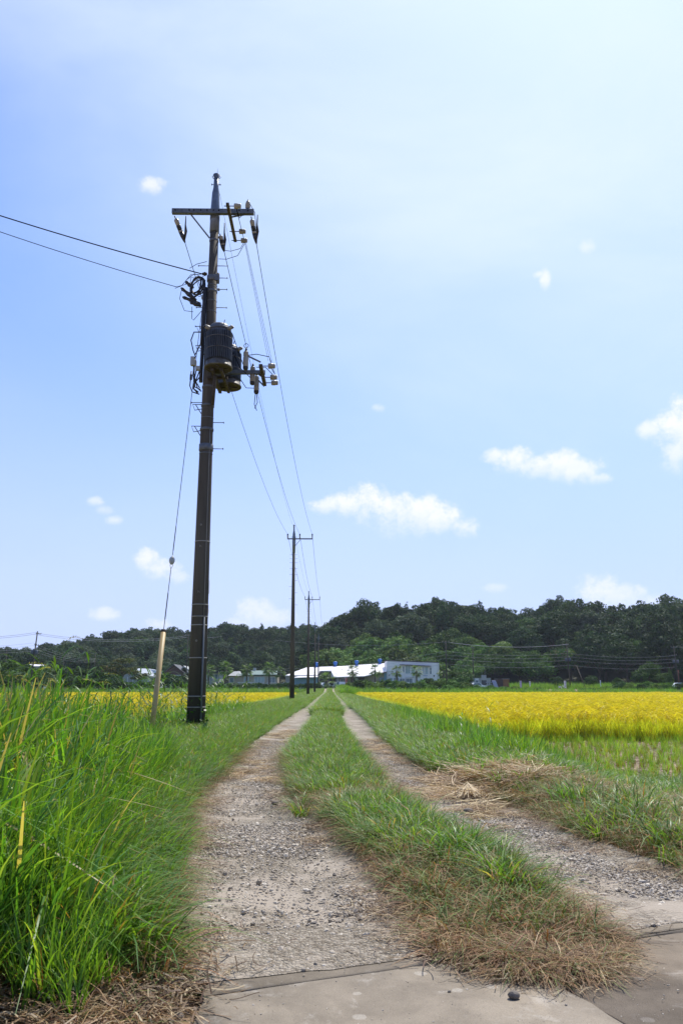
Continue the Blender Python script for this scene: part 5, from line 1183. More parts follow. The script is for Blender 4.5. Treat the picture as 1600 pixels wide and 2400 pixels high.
Yb = 226.0; org = Vector((W(967, 1612, Yb).x, Yb, float(gz(0, Yb))))
b = empty('office_building', org, label='white flat roofed two storey building at the right end of the warehouse', cat='building')
facade_box('wall', 905.5, 1028, 1549.5, 1612, Yb, 9, M['wall_white'], b, org, 1553.5)
a1, a2 = W(904, 1548.6, Yb), W(1029, 1552.7, Yb); MB().extrude([a1 - org + Vector((0, -.12, 0)), a2 - org + Vector((0, -.12, 0)), a2 - org + Vector((0, -.12, .14)), a1 - org + Vector((0, -.12, .14))], (0, 9.2, 0)).build('roof_edge', M['dark_trim'], b)
a1, a2 = W(937, 1557, Yb - 1.3), W(1010, 1560.5, Yb - 1.3); MB().extrude([a1 - org, a2 - org, a2 - org + Vector((0, 0, -.13)), a1 - org + Vector((0, 0, -.13))], (0, 1.29, 0)).build('canopy', M['dark_trim'], b)
for a_ in ((943, 947, 1562, 1575, 'glass', 1), (949.5, 961, 1560, 1579, 'glass_pale', 2), (963, 972, 1564, 1579, 'glass_pale', 1), (990, 993.5, 1563, 1580, 'glass_pale', 1), (995, 1003, 1563, 1580, 'glass_pale', 1), (1006, 1011, 1564, 1580, 'glass', 1)): window(*a_[:4], Yb, b, org, a_[4], a_[5], rail=a_[0] == 1006)
for a_ in ((912, 920, 1588, 1598, 'glass_pale', 1), (921.5, 935, 1589, 1603, 'glass', 2), (936, 948, 1590, 1604, 'glass', 2), (950, 966, 1590, 1604, 'glass', 4)): window(*a_[:4], Yb, b, org, a_[4], a_[5])
MB().tube([W(950, 1600, Yb) - org + Vector((0, -.2, 0)), W(950, 1588.5, Yb) - org + Vector((0, -.2, 0)), W(951, 1587, Yb) - org + Vector((0, -.2, 0)), W(972, 1587, Yb) - org + Vector((0, -.2, 0)), W(973.5, 1589, Yb) - org + Vector((0, -.2, 0)), W(973.5, 1606, Yb) - org + Vector((0, -.2, 0))], .13, 6).build('porch_frame', M['frame_white'], b)
MB().box(W(1016.5, 1584, Yb) - org + Vector((0, -.08, 0)), (.3, .14, .4)).box(W(912, 1582.5, Yb) - org + Vector((0, -.08, 0)), (.25, .14, .25)).build('wall_lamp', M['dark_trim'], b)
MB().tube([W(1025, 1553.6, Yb) - org + Vector((0, -.06, 0)), W(1025, 1592, Yb) - org + Vector((0, -.06, 0))], .05, 6).build('downpipe', M['wall_grey'], b)
lt = MB(); # blue lettering strip under the windows: small letter-like strokes
for k in range(8):
    c = W(991 + k * 1.35, 1583.6, Yb) - org; hh = (.34, .28, .28, .36, .28, .28, .34, .28)[k]
    lt.box(c + Vector((0, -.03, hh / 2 - .15)), (.035, .04, hh)); lt.box(c + Vector((.05, -.03, hh - .17)), (.08, .04, .035)); lt.box(c + Vector((.05, -.03, -.13)), (.08, .04, .035))
    if k % 2: lt.box(c + Vector((.09, -.03, .0)), (.03, .04, .22))
lt.build('lettering', M['lettering'], b)

org = Vector((W(790, 1612, 226).x, 226, float(gz(0, 226)))); b = empty('warehouse', org, label='long low warehouse with a bright white sloping metal roof at the end of the track', cat='building')
def roof(name, pts, m_=M['roof_white'], th=-.22): return prism(name, pts, (0, 0, th), m_, b, org)
ridY = 244
roof('roof', [W(668, 1583, 224), W(747, 1581, 224), W(749, 1571.8, 232.6), W(776, 1571.4, 232), W(803, 1567.5, ridY - 3), W(800, 1561, ridY), W(718, 1564.2, ridY)])
roof('roof', [W(782, 1586.3, 221), W(853, 1584.2, 221), W(872, 1580, 224), W(905.3, 1574, 224), W(905.3, 1554.3, ridY), W(800.3, 1561, ridY), W(803.5, 1568.5, ridY - 3.3)])
# standing seams of the metal roof
sm_ = MB()
for k in range(24):
    u = k / 23; e0 = W(782, 1586.0, 221).lerp(W(905, 1573.6, 224), u); e1 = W(800.3, 1560.8, ridY).lerp(W(905.3, 1554, ridY), u); sm_.beam(e0 - org + Vector((0, 0, .05)), e1 - org + Vector((0, 0, .03)), .05, .05)
sm_.build('roof_seams', M['roof_white'], b)
facade_box('wall', 669, 748, 1584.5, 1612, 225, 14, M['wall_grey'], b, org, 1583)
facade_box('porch_wall', 688, 747, 1588, 1592, 223.4, 1.2, M['wall_blue'], b, org, 1586)
roof('porch_roof', [W(686, 1588, 221.6), W(747, 1586.4, 221.6), W(747, 1583, 224.4), W(700, 1584.4, 224.4)], M['roof_white'], -.12)
facade_box('wall', 748, 777, 1573, 1612, 233, 8, M['wall_dark'], b, org)
sw = [W(776, 1573, 231.9), W(800, 1569.3, ridY - 4), W(798, 1583.5, 224), W(784, 1587, 222.2), W(776, 1588.5, 231.9)]
MB().extrude([p_ - org for p_ in sw], (.15, .2, 0)).build('side_wall', M['wall_white'], b)
facade_box('wall', 785, 853, 1587.5, 1612, 224.5, 12, M['wall_dark'], b, org, 1585.6)
facade_box('wall', 853.3, 905, 1584, 1612, 225.4, 12, M['wall_beige'], b, org, 1576)
facade_box('wall_panel', 899.5, 905, 1577.5, 1612, 225.1, .25, M['wall_blue'], b, org, 1576.5)
facade_box('wall_panel', 812.5, 822, 1588, 1612, 224.2, .2, M['wall_beige'], b, org)
for a_ in ((788, 796, 1590, 1603, 'glass', 2), (798, 810, 1590, 1603, 'glass', 2), (832, 839, 1590, 1598, 'glass_pale', 2)): window(*a_[:4], 224.4, b, org, a_[4], a_[5])
window(889, 898, 1588, 1597, 225.3, b, org, 'glass', 1, 'wall_blue')
MB().tube([W(872, 1581.5, 223.7) - org, W(905, 1575.2, 223.7) - org], .13, 6).build('gutter', M['dark_trim'], b)
for px, py, Y in ((742, 1556, ridY), (785.5, 1554.5, ridY - .5), (835.5, 1551.5, ridY - .5), (890, 1548, ridY)):
    c = W(px, py + 5, Y) - org; v = MB().lathe([(.32, -.3), (.34, .15), (.52, .3), (.62, .45), (.62, .95), (.5, 1.08), (.2, 1.15)], c, n=14).build('roof_vent', M['blue_paint'], b)
    MB().box(c + Vector((.0, 0, -.35)), (.95, .95, .35)).build('vent_base', M['blue_paint'], v)

Yb = 222; org = Vector((W(595, 1612, Yb).x, Yb, .78)); b = empty('low_building', org, label='low beige building with a green metal roof behind the palms', cat='building')
facade_box('wall', 536, 650, 1584, 1612, Yb, 9, M['wall_beige'], b, org)
MB().extrude([W(558, 1581.5, Yb - .6) - org, W(650, 1580.5, Yb - .6) - org, W(650, 1571.5, Yb + 3.5) - org, W(590, 1571.5, Yb + 3.5) - org], (0, 0, -.2)).build('roof', M['green_roof'], b)
MB().extrude([W(534, 1583.8, Yb - 1) - org, W(566, 1583.8, Yb - 1) - org, W(561, 1573, Yb + 2) - org, W(548, 1573.5, Yb + 2) - org], (0, 2.5, 0)).build('gable', M['wall_grey'], b)
for a_ in ((538, 548, 1588, 1600, 'glass', 1), (572, 583, 1586, 1600, 'glass_pale', 2), (596, 620, 1586, 1600, 'glass_pale', 3), (628, 645, 1587, 1600, 'glass', 2)): window(*a_[:4], Yb, b, org, a_[4], a_[5])
MB().box(W(597, 1569, Yb + 4) - org, (.8, .8, .8)).build('roof_unit', M['wall_grey'], b)
Yb = 214; org = Vector((W(502, 1612, Yb).x, Yb, .78)); b = empty('small_house', org, label='small blue grey flat roofed house beside the big pole, left of the palms', cat='building')
facade_box('wall', 482, 515, 1577, 1612, Yb, 7, M['wall_grey'], b, org); MB().extrude([W(479, 1572, Yb - 1) - org, W(518, 1572, Yb - 1) - org, W(518, 1576.5, Yb - 1) - org, W(479, 1576.5, Yb - 1) - org], (0, 8.5, 0)).build('roof', M['tile_roof'], b)
for a_ in ((485, 492, 1582, 1598, 'glass', 1), (497, 511, 1580, 1592, 'glass', 2)): window(*a_[:4], Yb, b, org, a_[4], a_[5])
Yb = 216; org = Vector((W(410, 1612, Yb).x, Yb, .78)); b = empty('gabled_house', org, label='dark gabled house with grey tiled roofs between the guy wire and the big pole', cat='building')
MB().extrude([W(388, 1612, Yb) - org, W(432, 1612, Yb) - org, W(432, 1577, Yb) - org, W(407, 1558, Yb) - org, W(388, 1572, Yb) - org], (0, 9, 0)).build('wall', M['brown_wall'], b)
MB().extrude([W(385, 1574, Yb - .6) - org, W(407, 1556.5, Yb - .6) - org, W(434, 1578, Yb - .6) - org, W(434, 1580, Yb - .6) - org, W(407, 1558.5, Yb - .6) - org, W(385, 1576, Yb - .6) - org], (0, 10, 0)).build('roof', M['tile_roof'], b)
MB().extrude([W(423, 1570, Yb + 1) - org, W(430, 1560, Yb + 1) - org, W(446, 1572, Yb + 1) - org, W(446, 1575, Yb + 1) - org, W(430, 1564, Yb + 1) - org, W(423, 1573.5, Yb + 1) - org], (0, 7, 0)).build('roof', M['wall_grey'], b)
window(394, 402, 1580, 1592, Yb, b, org); window(412, 424, 1582, 1596, Yb, b, org, mull=2)
Yb = 206; org = Vector((W(330, 1612, Yb).x, Yb, .78)); b = empty('greenhouse', org, label='white sheeted greenhouse shed behind the reddish tree left of the guard', cat='greenhouse')
MB().extrude([W(289, 1612, Yb) - org, W(345, 1612, Yb) - org, W(345, 1583, Yb) - org, W(318, 1571, Yb) - org, W(289, 1583, Yb) - org], (0, 10, 0)).build('end_wall', M['wall_grey'], b)
MB().extrude([W(322, 1567.5, Yb + 2) - org, W(352, 1568.5, Yb + 2) - org, W(381, 1574, Yb - .4) - org, W(378, 1586, Yb - .6) - org, W(324, 1581, Yb - .3) - org], (0, .4, .1)).build('roof', M['vinyl'], b)
MB().extrude([W(345.5, 1612, Yb + .5) - org, W(377, 1612, Yb + .5) - org, W(377, 1586.5, Yb + .5) - org, W(345.5, 1584, Yb + .5) - org], (0, 8, 0)).build('wall', M['vinyl'], b)
for px in (300, 312, 345, 363, 374): MB().beam(W(px, 1612, Yb - .05) - org, W(px, 1586, Yb - .05) - org, .12, .12).build('frame_post', M['frame_white'], b)
for px0, px1, py0, Y, lab in ((44, 56, 1562, 200, 'small white roofed shed at the far left behind the hedgerow'), (70, 102, 1558, 205, 'long pale shed roof right of the far left power pole')):
    org = Vector((W(px0, 1612, Y).x, Y, .78)); b = empty('shed', org, label=lab, cat='shed'); facade_box('wall', px0, px1, py0 + 4, 1612, Y, 5, M['wall_grey'], b, org)
    MB().extrude([W(px0 - 1.5, py0 + 4, Y - .4) - org, W(px1 + 1.5, py0 + 4.6, Y - .4) - org, W(px1 + 1, py0 + 1.4, Y + 3) - org, W(px0, py0, Y + 3) - org], (0, 0, .15)).build('roof', M['roof_white'], b)

# white fence posts and gate pillars in front of the buildings
def post(px, py0, Y, w, lab, grp=None, inset=True):
    a = at(px, Y); h = height_of(py0, Y) - a[2]; t = empty('gate_pillar' if inset else 'fence_post', a, label=lab, cat='gate pillar' if inset else 'fence post', group=grp)
    if inset:
        MB().box((0, 0, h / 2 - .1), (w, .35, h + .2)).build('pillar', M['fence_white'], t); MB().box((0, -.19, h * .45), (w * .5, .04, h * .7)).build('panel', M['wall_grey'], t)
    else: MB().box((0, 0, h / 2 - .1), (w, .1, h + .2)).build('post', M['fence_white'], t)
for px, lab in ((785, 'left grey and white gate pillar at the end of the track'), (894, 'white pillar with dark inset before the parked car near the building corner'), (919, 'white pillar with dark inset below the corner palm'), (946, 'pale low pillar in front of the office doors'), (956, 'pale low pillar half hidden by bushes under the windows')): post(px, 1599, 208, .85, lab, 'pillars in front of the buildings')
f = empty('fence', at(570, 206), label='low white fence in front of the green roofed building', cat='fence'); x0 = at(570, 206)[0]
for k in range(13):
    px = 560 + k * 9.5; xx = at(px, 206)[0] - x0; h = height_of(1598.5, 206) - .78; MB().box((xx, 0, h / 2), (.16, .12, h)).build('post', M['fence_white'], f)
MB().span((at(556, 206)[0] - x0, -.03, height_of(1599.5, 206) - .90), (at(600, 206)[0] - x0, .03, height_of(1599.5, 206) - .72)).build('rail', M['fence_white'], f)
MB().span((at(600.5, 206)[0] - x0, -.03, height_of(1601.5, 206) - .90), (at(676, 206)[0] - x0, .03, height_of(1601.5, 206) - .82)).build('rail', M['fence_white'], f)
gt = empty('gate', at(768, 207), label='low dark sliding gate closing the end of the track', cat='gate')
MB().span((-1.6, -.05, .55), (1.8, .05, .62)).span((-1.6, -.05, .1), (1.8, .05, .17)).build('rail', M['dark_trim'], gt)
for k in range(14): MB().span((-1.58 + k * .255, -.035, .17), (-1.5 + k * .255, .035, .55)).build('bar', M['dark_trim'], gt)

# cars
def car(px, Y, L, H, m_, rz, lab, boxy=False):
    t = empty('parked_car', at(px, Y), rz, lab, 'car', 'parked cars by the buildings'); w = .84; h = H
    prof = [(-L / 2, .32), (-L / 2 + .02, .72), (-L / 2 + (.08 if boxy else .25), .92)] + ([(-L / 2 + .25, h), (L * .22, h), (L * .34, .98)] if boxy else [(-L * .34, .98), (-L * .20, h), (L * .10, h), (L * .24, 1.0)]) + [(L / 2 - .15, .86), (L / 2, .62), (L / 2 - .02, .32)]
    MB().extrude([(x, -w, z) for x, z in prof], (0, 2 * w, 0)).build('body', m_, t)
    for s in (-1, 1):
        y = s * (w + .004)
        MB().extrude([(-L * .30 if not boxy else -L * .42, y, 1.0), (-L * .18 if not boxy else -L * .42, y, h - .08), (L * .09, y, h - .08), (L * .20, y, 1.0)], (0, s * .01, 0)).build('side_window', M['glass'], t)
        for x in (-L * .31, L * .31):
            wh = MB().lathe([(.31, -.09), (.32, -.05), (.32, .05), (.31, .09)], (x, s * (w - .06), .31), (0, 1, 0), 16).build('wheel', M['tyre'], t); MB().lathe([(.18, -.11), (.18, .11)], (x, s * (w - .06), .31), (0, 1, 0), 12).build('rim', M['galv'], wh)
        MB().box((L / 2 - .04, s * .62, .68), (.10, .28, .14)).build('headlight', M['glass_pale'], t); MB().box((-L / 2 + .02, s * .66, .72), (.06, .16, .22)).build('tail_light', M['red'], t)
    MB().extrude([(L * .245, -w + .1, 1.01), (L * .245, w - .1, 1.01), (L * .115, w - .16, h - .03), (L * .115, -w + .16, h - .03)], (.02, 0, .02)).build('windscreen', M['glass'], t)
car(1118, 188, 4.3, 1.55, M['car_white'], 0.05, 'white car parked in front of the grey shed and sheets')
car(762, 214, 4.2, 1.55, M['car_white'], .5, 'white car seen through the low palm beside the gate')
car(797, 214, 3.4, 1.75, M['car_white'], 1.9, 'small boxy white van right of the gate pillar', True)
car(878, 211, 4.2, 1.6, M['car_white'], .15, 'white car half hidden by bushes before the warehouse wall')
car(526, 211, 3.4, 1.7, M['car_dark'], .3, 'dark small car in front of the blue grey house', True)
car(1592, 190, 4.2, 1.5, M['car_white'], .0, 'white car at the right end of the far lane under the trees')
# yard on the right: sheds, sheets, brown box
def simple_box(name, px0, px1, py0, Y, depth, m_, lab, cat, parts=()):
    a, c = at(px0, Y), at(px1, Y); h = height_of(py0, Y) - a[2]; t = empty(name, ((a[0] + c[0]) / 2, Y, a[2]), label=lab, cat=cat); w = c[0] - a[0]
    MB().box((0, depth / 2, h / 2), (w, depth, h)).build('body', m_, t); MB().box((0, depth / 2, h + .04), (w + .2, depth + .2, .08)).build('roof', M['wall_grey'], t)
    return t, w, h
t, w, h = simple_box('container', 1179, 1193, 1592, 190, 4, M['rust_box'], 'brown steel box standing beside the grey sheets', 'container')
for k in range(7): MB().span((-w / 2 + .08 + k * w / 7, -.03, .1), (-w / 2 + .15 + k * w / 7, 0, h - .1)).build('rib', M['rust_box'], t)
a, c = at(1166, 190), at(1178.5, 190); MB().extrude([(0, 0, 0), (c[0] - a[0], 0, 0), (c[0] - a[0], 0, h), (0, 0, h + .15)], (0, 4, 0)).build('side_wall', M['brown_wall'], t).location = (a[0] - t.location.x, .1, 0)
t = empty('leaning_sheets', at(1153, 189), label='grey blue sheet leaning at a slant against a dark rack', cat='sheets'); u = 189 / 1912
MB().extrude([(-2 * u, -.4, height_of(1594, 189) - .75), (8 * u, -.2, height_of(1594, 189) - .75), (14 * u, -1.0, 0), (4 * u, -1.2, 0)], (0, .08, .02)).build('sheet', M['panel_grey'], t)
for k in range(4): MB().span((-14 * u + k * 4.5 * u, .3, 0), (-14 * u + k * 4.5 * u + .1, .4, 1.75)).build('rack_post', M['dark_trim'], t)
for k in range(3): MB().span((-14 * u, .25, .35 + k * .6), (0, .29, .5 + k * .6)).build('rack_rail', M['panel_grey'], t)
t, w, h = simple_box('kei_truck', 1113, 1122, 1590, 200, 3, M['frame_white'], 'small white box truck cab behind the white car', 'truck'); t['label'] = 'tall white box body of a small truck behind the white car'
for s in (-.2, .2): MB().lathe([(.3, -.1), (.3, .1)], (s * w * 2, .1, .2), (0, 1, 0), 12).build('wheel', M['tyre'], t)
MB().span((-w * .35, -.03, h * .55), (w * .35, 0, h * .8)).build('window', M['glass'], t)
t, w, h = simple_box('shed', 1078, 1150, 1590, 214, 5, M['wall_grey'], 'long low grey shed behind the parked white car', 'shed')
for k in range(3): MB().span((-w * .4 + k * w * .3, -.03, .3), (-w * .4 + k * w * .3 + w * .16, 0, h * .8)).build('door', M['wall_dark'], t)
t = empty('signboard', at(1134, 204), label='grey square panel on thin poles above the parked white car', cat='signboard'); hb = height_of(1583, 204) - .78
MB().box((0, 0, hb - .55), (1.25, .08, 1.15)).build('board', M['wall_grey'], t)
for x_ in (-.45, .35): MB().tube([(x_, .08, 0), (x_, .08, height_of(1567, 204) - .78)], .035, 6).build('pole', M['galv'], t)

# banners
def banner(px, py0, py1, Y, w, m_, lab, marks=None, m2=None):
    a = at(px, Y); h = height_of(py0, Y) - a[2]; hb = (py1 - py0) / 1912 * Y; t = empty('banner_flag', a, random.uniform(-.3, .3), lab, 'banner flag', 'vertical banner flags by the far lane')
    MB().tube([(-w / 2 - .02, 0, 0), (-w / 2 - .02, 0, h + .08)], .022, 6).tube([(-w / 2 - .02, 0, h), (w / 2, 0, h)], .015, 6).build('pole', M['frame_white'], t)
    V = [(x_ * w / 2, .03 * math.sin(i * 1.3 + x_), h - hb * i / 9) for i in range(10) for x_ in (-1, 0, 1)]; q = [(i * 3 + j, i * 3 + j + 1, i * 3 + j + 4, i * 3 + j + 3) for i in range(9) for j in (0, 1)]
    mb = MB(); mb.v = V + [(x, y + .012, z) for x, y, z in V]; n_ = len(V); mb.f = q + [tuple(k + n_ for k in r_[::-1]) for r_ in q]; mb.sm = [True] * len(mb.f); cl = mb.build('cloth', m_, t)
    mk = MB()
    for k in range(marks or 0):
        z = h - hb * (k + .8) / (marks + .8); mk.box((0, -.045, z), (w * .5, .006, .05)).box((0, -.045, z), (.05, .005, hb / (marks + 1) * .6)).box((.1 * w, -.045, z + .1), (w * .35, .004, .04))
    if marks: mk.build('lettering', m2 or M['lettering'], cl)
banner(1220, 1596, 1613, 186, .42, M['violet'], 'violet and white banner flag left of the rough ground', 4, M['banner_white'])
banner(1241.5, 1597, 1609, 192, .22, M['banner_white'], 'narrow white banner flag standing farther back on the rough ground', 2, M['violet'])
banner(1324, 1596, 1613, 184, .42, M['banner_white'], 'white banner flag in front of the dark rounded tree', 4, M['dark_trim'])
banner(1407, 1595, 1609, 192, .20, M['banner_white'], 'thin white banner flag at the right between the shrubs', 3, M['lettering'])
banner(811, 1589, 1603, 210, .5, M['red'], 'red banner flag with white marks in front of the warehouse', 4, M['banner_white'])
t = empty('motor_scooter', at(1314, 187), .2, 'small parked motor scooter beside the white banner', 'scooter')
for x_ in (-.6, .6): MB().torus((x_, 0, .27), .21, .06, (0, 1, 0), 16, 6).build('wheel', M['tyre'], t)
MB().tube([(-.6, 0, .3), (-.5, 0, .62), (-.05, 0, .6), (.1, 0, .28), (.35, 0, .3)], [.08, .14, .12, .10, .05], 8).build('body', M['car_white'], t)
MB().tube([(.6, 0, .27), (.5, 0, .7), (.42, 0, 1.0)], [.03, .09, .03], 8).build('front_shield', M['car_white'], t)
MB().tube([(.42, -.3, 1.02), (.42, .3, 1.02)], .02, 6).build('handlebar', M['black_rubber'], t)
MB().tube([(-.55, 0, .74), (-.1, 0, .72)], .10, 8).build('seat', M['black_rubber'], t)

# grey block wall far right and bare lane in front of it
o = MB().span(tuple(Vector(at(1290, 212)) + Vector((0, 0, -.2))), tuple(Vector(at(1460, 212)) + Vector((0, .15, 1.0)))).build('block_wall', M['wall_grey']); tag(o, 'low grey block wall behind the leaning pole at the foot of the hill', 'wall')
lm = mat('dry_earth', (.28, .20, .12), .95, noise=.35, scale=.8)
gx = np.linspace(at(1215, 180)[0], at(1430, 180)[0], 40); gy_ = np.linspace(172, 197, 12); GX, GY = np.meshgrid(gx, gy_); GY = GY + 1.5 * (vnoise(GX, GY, .2, 8) - .5); I = np.arange(480).reshape(12, 40)
tag(link_mesh('dry_lane', np_mesh('dry_lane', np.stack([GX, GY, gz(GX, GY) + .02], -1).reshape(-1, 3), quads=np.stack([I[:-1, :-1], I[:-1, 1:], I[1:, 1:], I[1:, :-1]], -1).reshape(-1, 4)), lm), kind='structure')
x, y = rnd_pts(900, at(1180, 195)[0], at(1600, 190)[0], 188, 212); scatter('rough_grass', with_z(x, y), col_mid, rng.uniform(1.8, 3.6, len(x)), label='rough yellowish grass growing behind the banners at the foot of the hill', cat='grass')
x, y = rnd_pts(2600, -60, 75, 112, 178); k = ((x > 4) | (x < -5)) & in_view(x, y, 3); x, y = x[k], y[k]; scatter('rough_grass', with_z(x, y), col_mid, rng.uniform(1.2, 2.4, len(x)), label='green weeds between the rice fields and the far hedges', cat='grass')

# power poles around the far lane
def far_pole(px, pyt, Y, lab, lean=0.0, arms=(), r=.13, box=None, cross=1.6, steps=False):
    a = at(px, Y); h = height_of(pyt, Y) - a[2]; t = empty('power_pole', a, 0, lab, 'power pole', 'power poles in the distance'); t.rotation_euler = (0, lean, 0)
    MB().tube([(0, 0, -.5), (0, 0, h)], [r * 1.35, r * .8], 10).build('shaft', M['concrete_pole'], t)
    for dz, w, off in arms: 
        MB().span((-w / 2 + off, -.16, h - dz - .05), (w / 2 + off, -.07, h - dz + .05)).build('crossarm', M['galv'], t)
        for s in (-.45, .0, .45): MB().lathe([(.04, 0), (.06, .05), (.06, .15), (.03, .2)], (s * w + off, -.12, h - dz + .05), n=8).build('insulator', M['porcelain'], t)
    if box:
        for s in box: MB().lathe([(.28, 0), (.30, .05), (.30, .75), (.2, .82)], (s, -.25, h - 4.3), n=12).build('transformer', M['tank'], t)
    return a, h, t
pa = far_pole(1046.7, 1502.6, 184, 'straight power pole right of the white building', 0, ((.35, 1.6, 0), ))
pb = far_pole(1110, 1515.6, 207, 'thinner power pole between the white building and the brown box', 0, ((.3, .9, 0), ))
pc = far_pole(1336, 1508, 192, 'leaning power pole with hardware at the right of the field edge', -.035, ((.4, 1.4, -.2), (2.1, 1.0, -.3)), .13, (-.45, .35))
pd = far_pole(1589, 1514, 200, 'power pole with a transformer at the right edge of the picture', -.03, ((.4, 1.6, 0), (2.4, 1.2, -.2)), .13, (-.5, .4))
pe = far_pole(70, 1481, 152, 'leaning power pole with a transformer at the left, against the sky', .055, ((.5, 1.0, .3), (2.6, .8, .2)), .13, (-.35, .4))
pf = far_pole(9, 1521, 215, 'power pole at the left edge of the picture, behind the hedgerow', 0, ((.6, 1.2, 0), ), .11)
pg = far_pole(435, 1488, 164, 'thin power pole between the guy guard and the big pole', .01, ((.3, 1.0, 0), ), .10)
ph = far_pole(219, 1530, 226, 'distant pale power pole in front of the left wood', 0, ((.3, .8, 0), ), .10)
pi_ = far_pole(145, 1536, 232, 'distant power pole left of the pale one in front of the wood', 0, (), .09)
for px, Y, dz in ((1160, 210, 1567),): far_pole(px, 1566, Y, 'short thin steel pole beside the square panel', 0, (), .05)
o = MB().tube([Vector(at(1372, 186)), W(1350, 1560, 192)], .07, 8).build('prop_pole', M['bark']); tag(o, 'thin slanting brown prop pole right of the leaning power pole', 'prop pole')
o = MB().tube([Vector(at(1590, 198)), W(1588, 1570, 198)], .16, 8).build('tree_trunk', mat('red_bark', (.14, .05, .03), .9)); tag(o, 'reddish post at the right edge of the picture', 'post')
def fw(a, b, sag, r, lab, grp='distant overhead wires'):
    r = r * 1.35
    o = MB().tube(catenary(a, b, sag, 16), r, 4).build('overhead_wire', M['far_wire']); tag(o, lab, 'wire', grp)
tp = lambda q, dz=.3, dx=0: Vector(q[0]) + Vector((dx, 0, q[1] - dz))
fw(tp(pa), tp(pc), .9, .035, 'thick pale cable from the pole right of the white building to the leaning pole', 'distant overhead wires')
for k, dz in enumerate((2.4, 3.2, 4.0, 5.2)):
    fw(tp(pa, dz), tp(pc, dz), .7, .014, f'thin wire between the pole by the white building and the leaning pole, number {k+1} from the top' if False else f'{["upper", "second", "third", "lowest"][k]} thin wire from the pole by the white building to the leaning pole')
    fw(tp(pc, dz), tp(pd, dz), .7, .014, f'{["upper", "second", "third", "lowest"][k]} thin wire from the leaning pole to the pole at the right edge')
    fw(W(640, 1556 + dz * 5, 200), tp(pa, dz), 1.0, .012, f'{["upper", "second", "third", "lowest"][k]} thin wire passing behind the warehouse roof')
fw(W(640, 1500, 190), tp(pa), 1.0, .014, 'single wire above the warehouse roof reaching the pole by the white building')
fw(tp(pd), W(1750, 1505, 205), .4, .014, 'wire leaving the pole at the right edge out of the picture')
for k, dz in enumerate((.3, .6)):
    fw(W(-160, 1493 + 4 * k, 146), tp(pe, dz), .5, .022, f'{["upper", "lower"][k]} wire left of the leaning pole with a transformer')
    fw(tp(pe, dz), tp(pg, dz, -.2), 1.1, .020, f'{["upper", "lower"][k]} wire from the leaning transformer pole to the thin pole near the guard')
for k, dz in enumerate((2.2, 2.7, 3.2, 3.7)):
    fw(W(-160, 1512 + 4 * k, 150), tp(pe, dz), .5, .013, f'{["first", "second", "third", "fourth"][k]} low wire left of the leaning transformer pole')
    fw(tp(pe, dz), tp(ph, dz * .6 + .4), .8, .012, f'{["first", "second", "third", "fourth"][k]} low wire from the leaning transformer pole towards the wood')
fw(tp(pg, .2), Vector((W(520, 1492, 175))), .3, .014, 'wire from the thin pole passing behind the big pole')

# ------------------------------------------------------------------ foreground plants of their own
def solo(name, parts, m_, loc, lab, cat, rz=0.0, s=1.0):
    o = link_mesh(name, mesh_of(name, parts), m_); o.location = loc; o.rotation_euler = (0, 0, rz); o.scale = (s, s, s); return tag(o, lab, cat)
def G(x, y, dz=0.0): return (x, y, float(gz(x, y)) + dz)
solo('foxtail', foxtail(0, 0, 1.26, .02, 1.0, (.10, .15, .03), (.30, .28, .12)), M['grass'], G(-1.62, 4.7), 'tall thin grass stem rising alone above the left grass', 'grass stem')
solo('foxtail', foxtail(0, 0, 1.02, .06, 1.2, (.14, .20, .04), (.38, .36, .14)), M['grass'], G(-1.52, 4.3), 'nodding pale foxtail seed head at the left before the dark hedgerow', 'foxtail', .4)
solo('foxtail', foxtail(0, 0, .92, .1, .2, (.14, .20, .04), (.30, .30, .10)), M['grass'], G(-.98, 3.9), 'green foxtail seed head in the middle of the left grass', 'foxtail', .3)
solo('foxtail', foxtail(0, 0, .33, .4, 2.8, (.22, .14, .05), (.40, .17, .06)), M['grass_dry'], G(-2.2, 13.2), 'reddish foxtail seed head arching in front of the big pole foot', 'foxtail', .2, 1.5)
solo('reed_stem', reed(950, .95), M['grass'], G(2.72, 13.8), 'tall single reed with drooping leaves in front of the right rice field', 'reed')
solo('reed_stem', reed(951, .62), M['grass'], G(1.95, 12.2), 'shorter reed leaning right beside the right verge', 'reed')
solo('weed_plant', broadleaf(960, 34, .28, .30, (.045, .10, .025)), M['grass'], G(-2.35, 15.2), 'broad leaved dark green weed at the foot of the big pole', 'weed')
solo('weed_plant', broadleaf(961, 26, .20, .26, (.05, .10, .025)), M['grass'], G(-2.05, 14.0), 'broad leaved weed clump just right of the big pole foot', 'weed')
solo('dock_plant', broadleaf(962, 14, .16, .26, (.07, .13, .03)), M['grass'], G(-1.02, 2.98), 'broad leaved dock plant in the bottom left corner', 'weed')
solo('dock_plant', broadleaf(963, 12, .10, .20, (.045, .09, .03)), M['grass'], G(-.93, 2.86), 'dark wilted dock leaves at the very bottom left', 'weed')
def creeper(seed, h, n=70):
    r = np.random.default_rng(seed); P = []
    for k in range(n):
        a = r.uniform(3.6, 6.6); z = r.uniform(0, h) * r.uniform(.3, 1); rr = .19 + r.uniform(0, .08); s = np.linspace(0, 1, 4); l = r.uniform(.05, .09); c0 = np.array([rr * math.cos(a), rr * math.sin(a), z]); d = np.array([r.normal(), r.normal() - .6, r.normal() * .6]); d /= np.linalg.norm(d)
        P.append(ribbon(c0 + d * l * s[:, None], l * .7 * np.array([.2, 1, .8, .05]), np.array([.07, .15, .03]) * r.uniform(.6, 1.4), twist=r.uniform(-1, 1)))
    return P
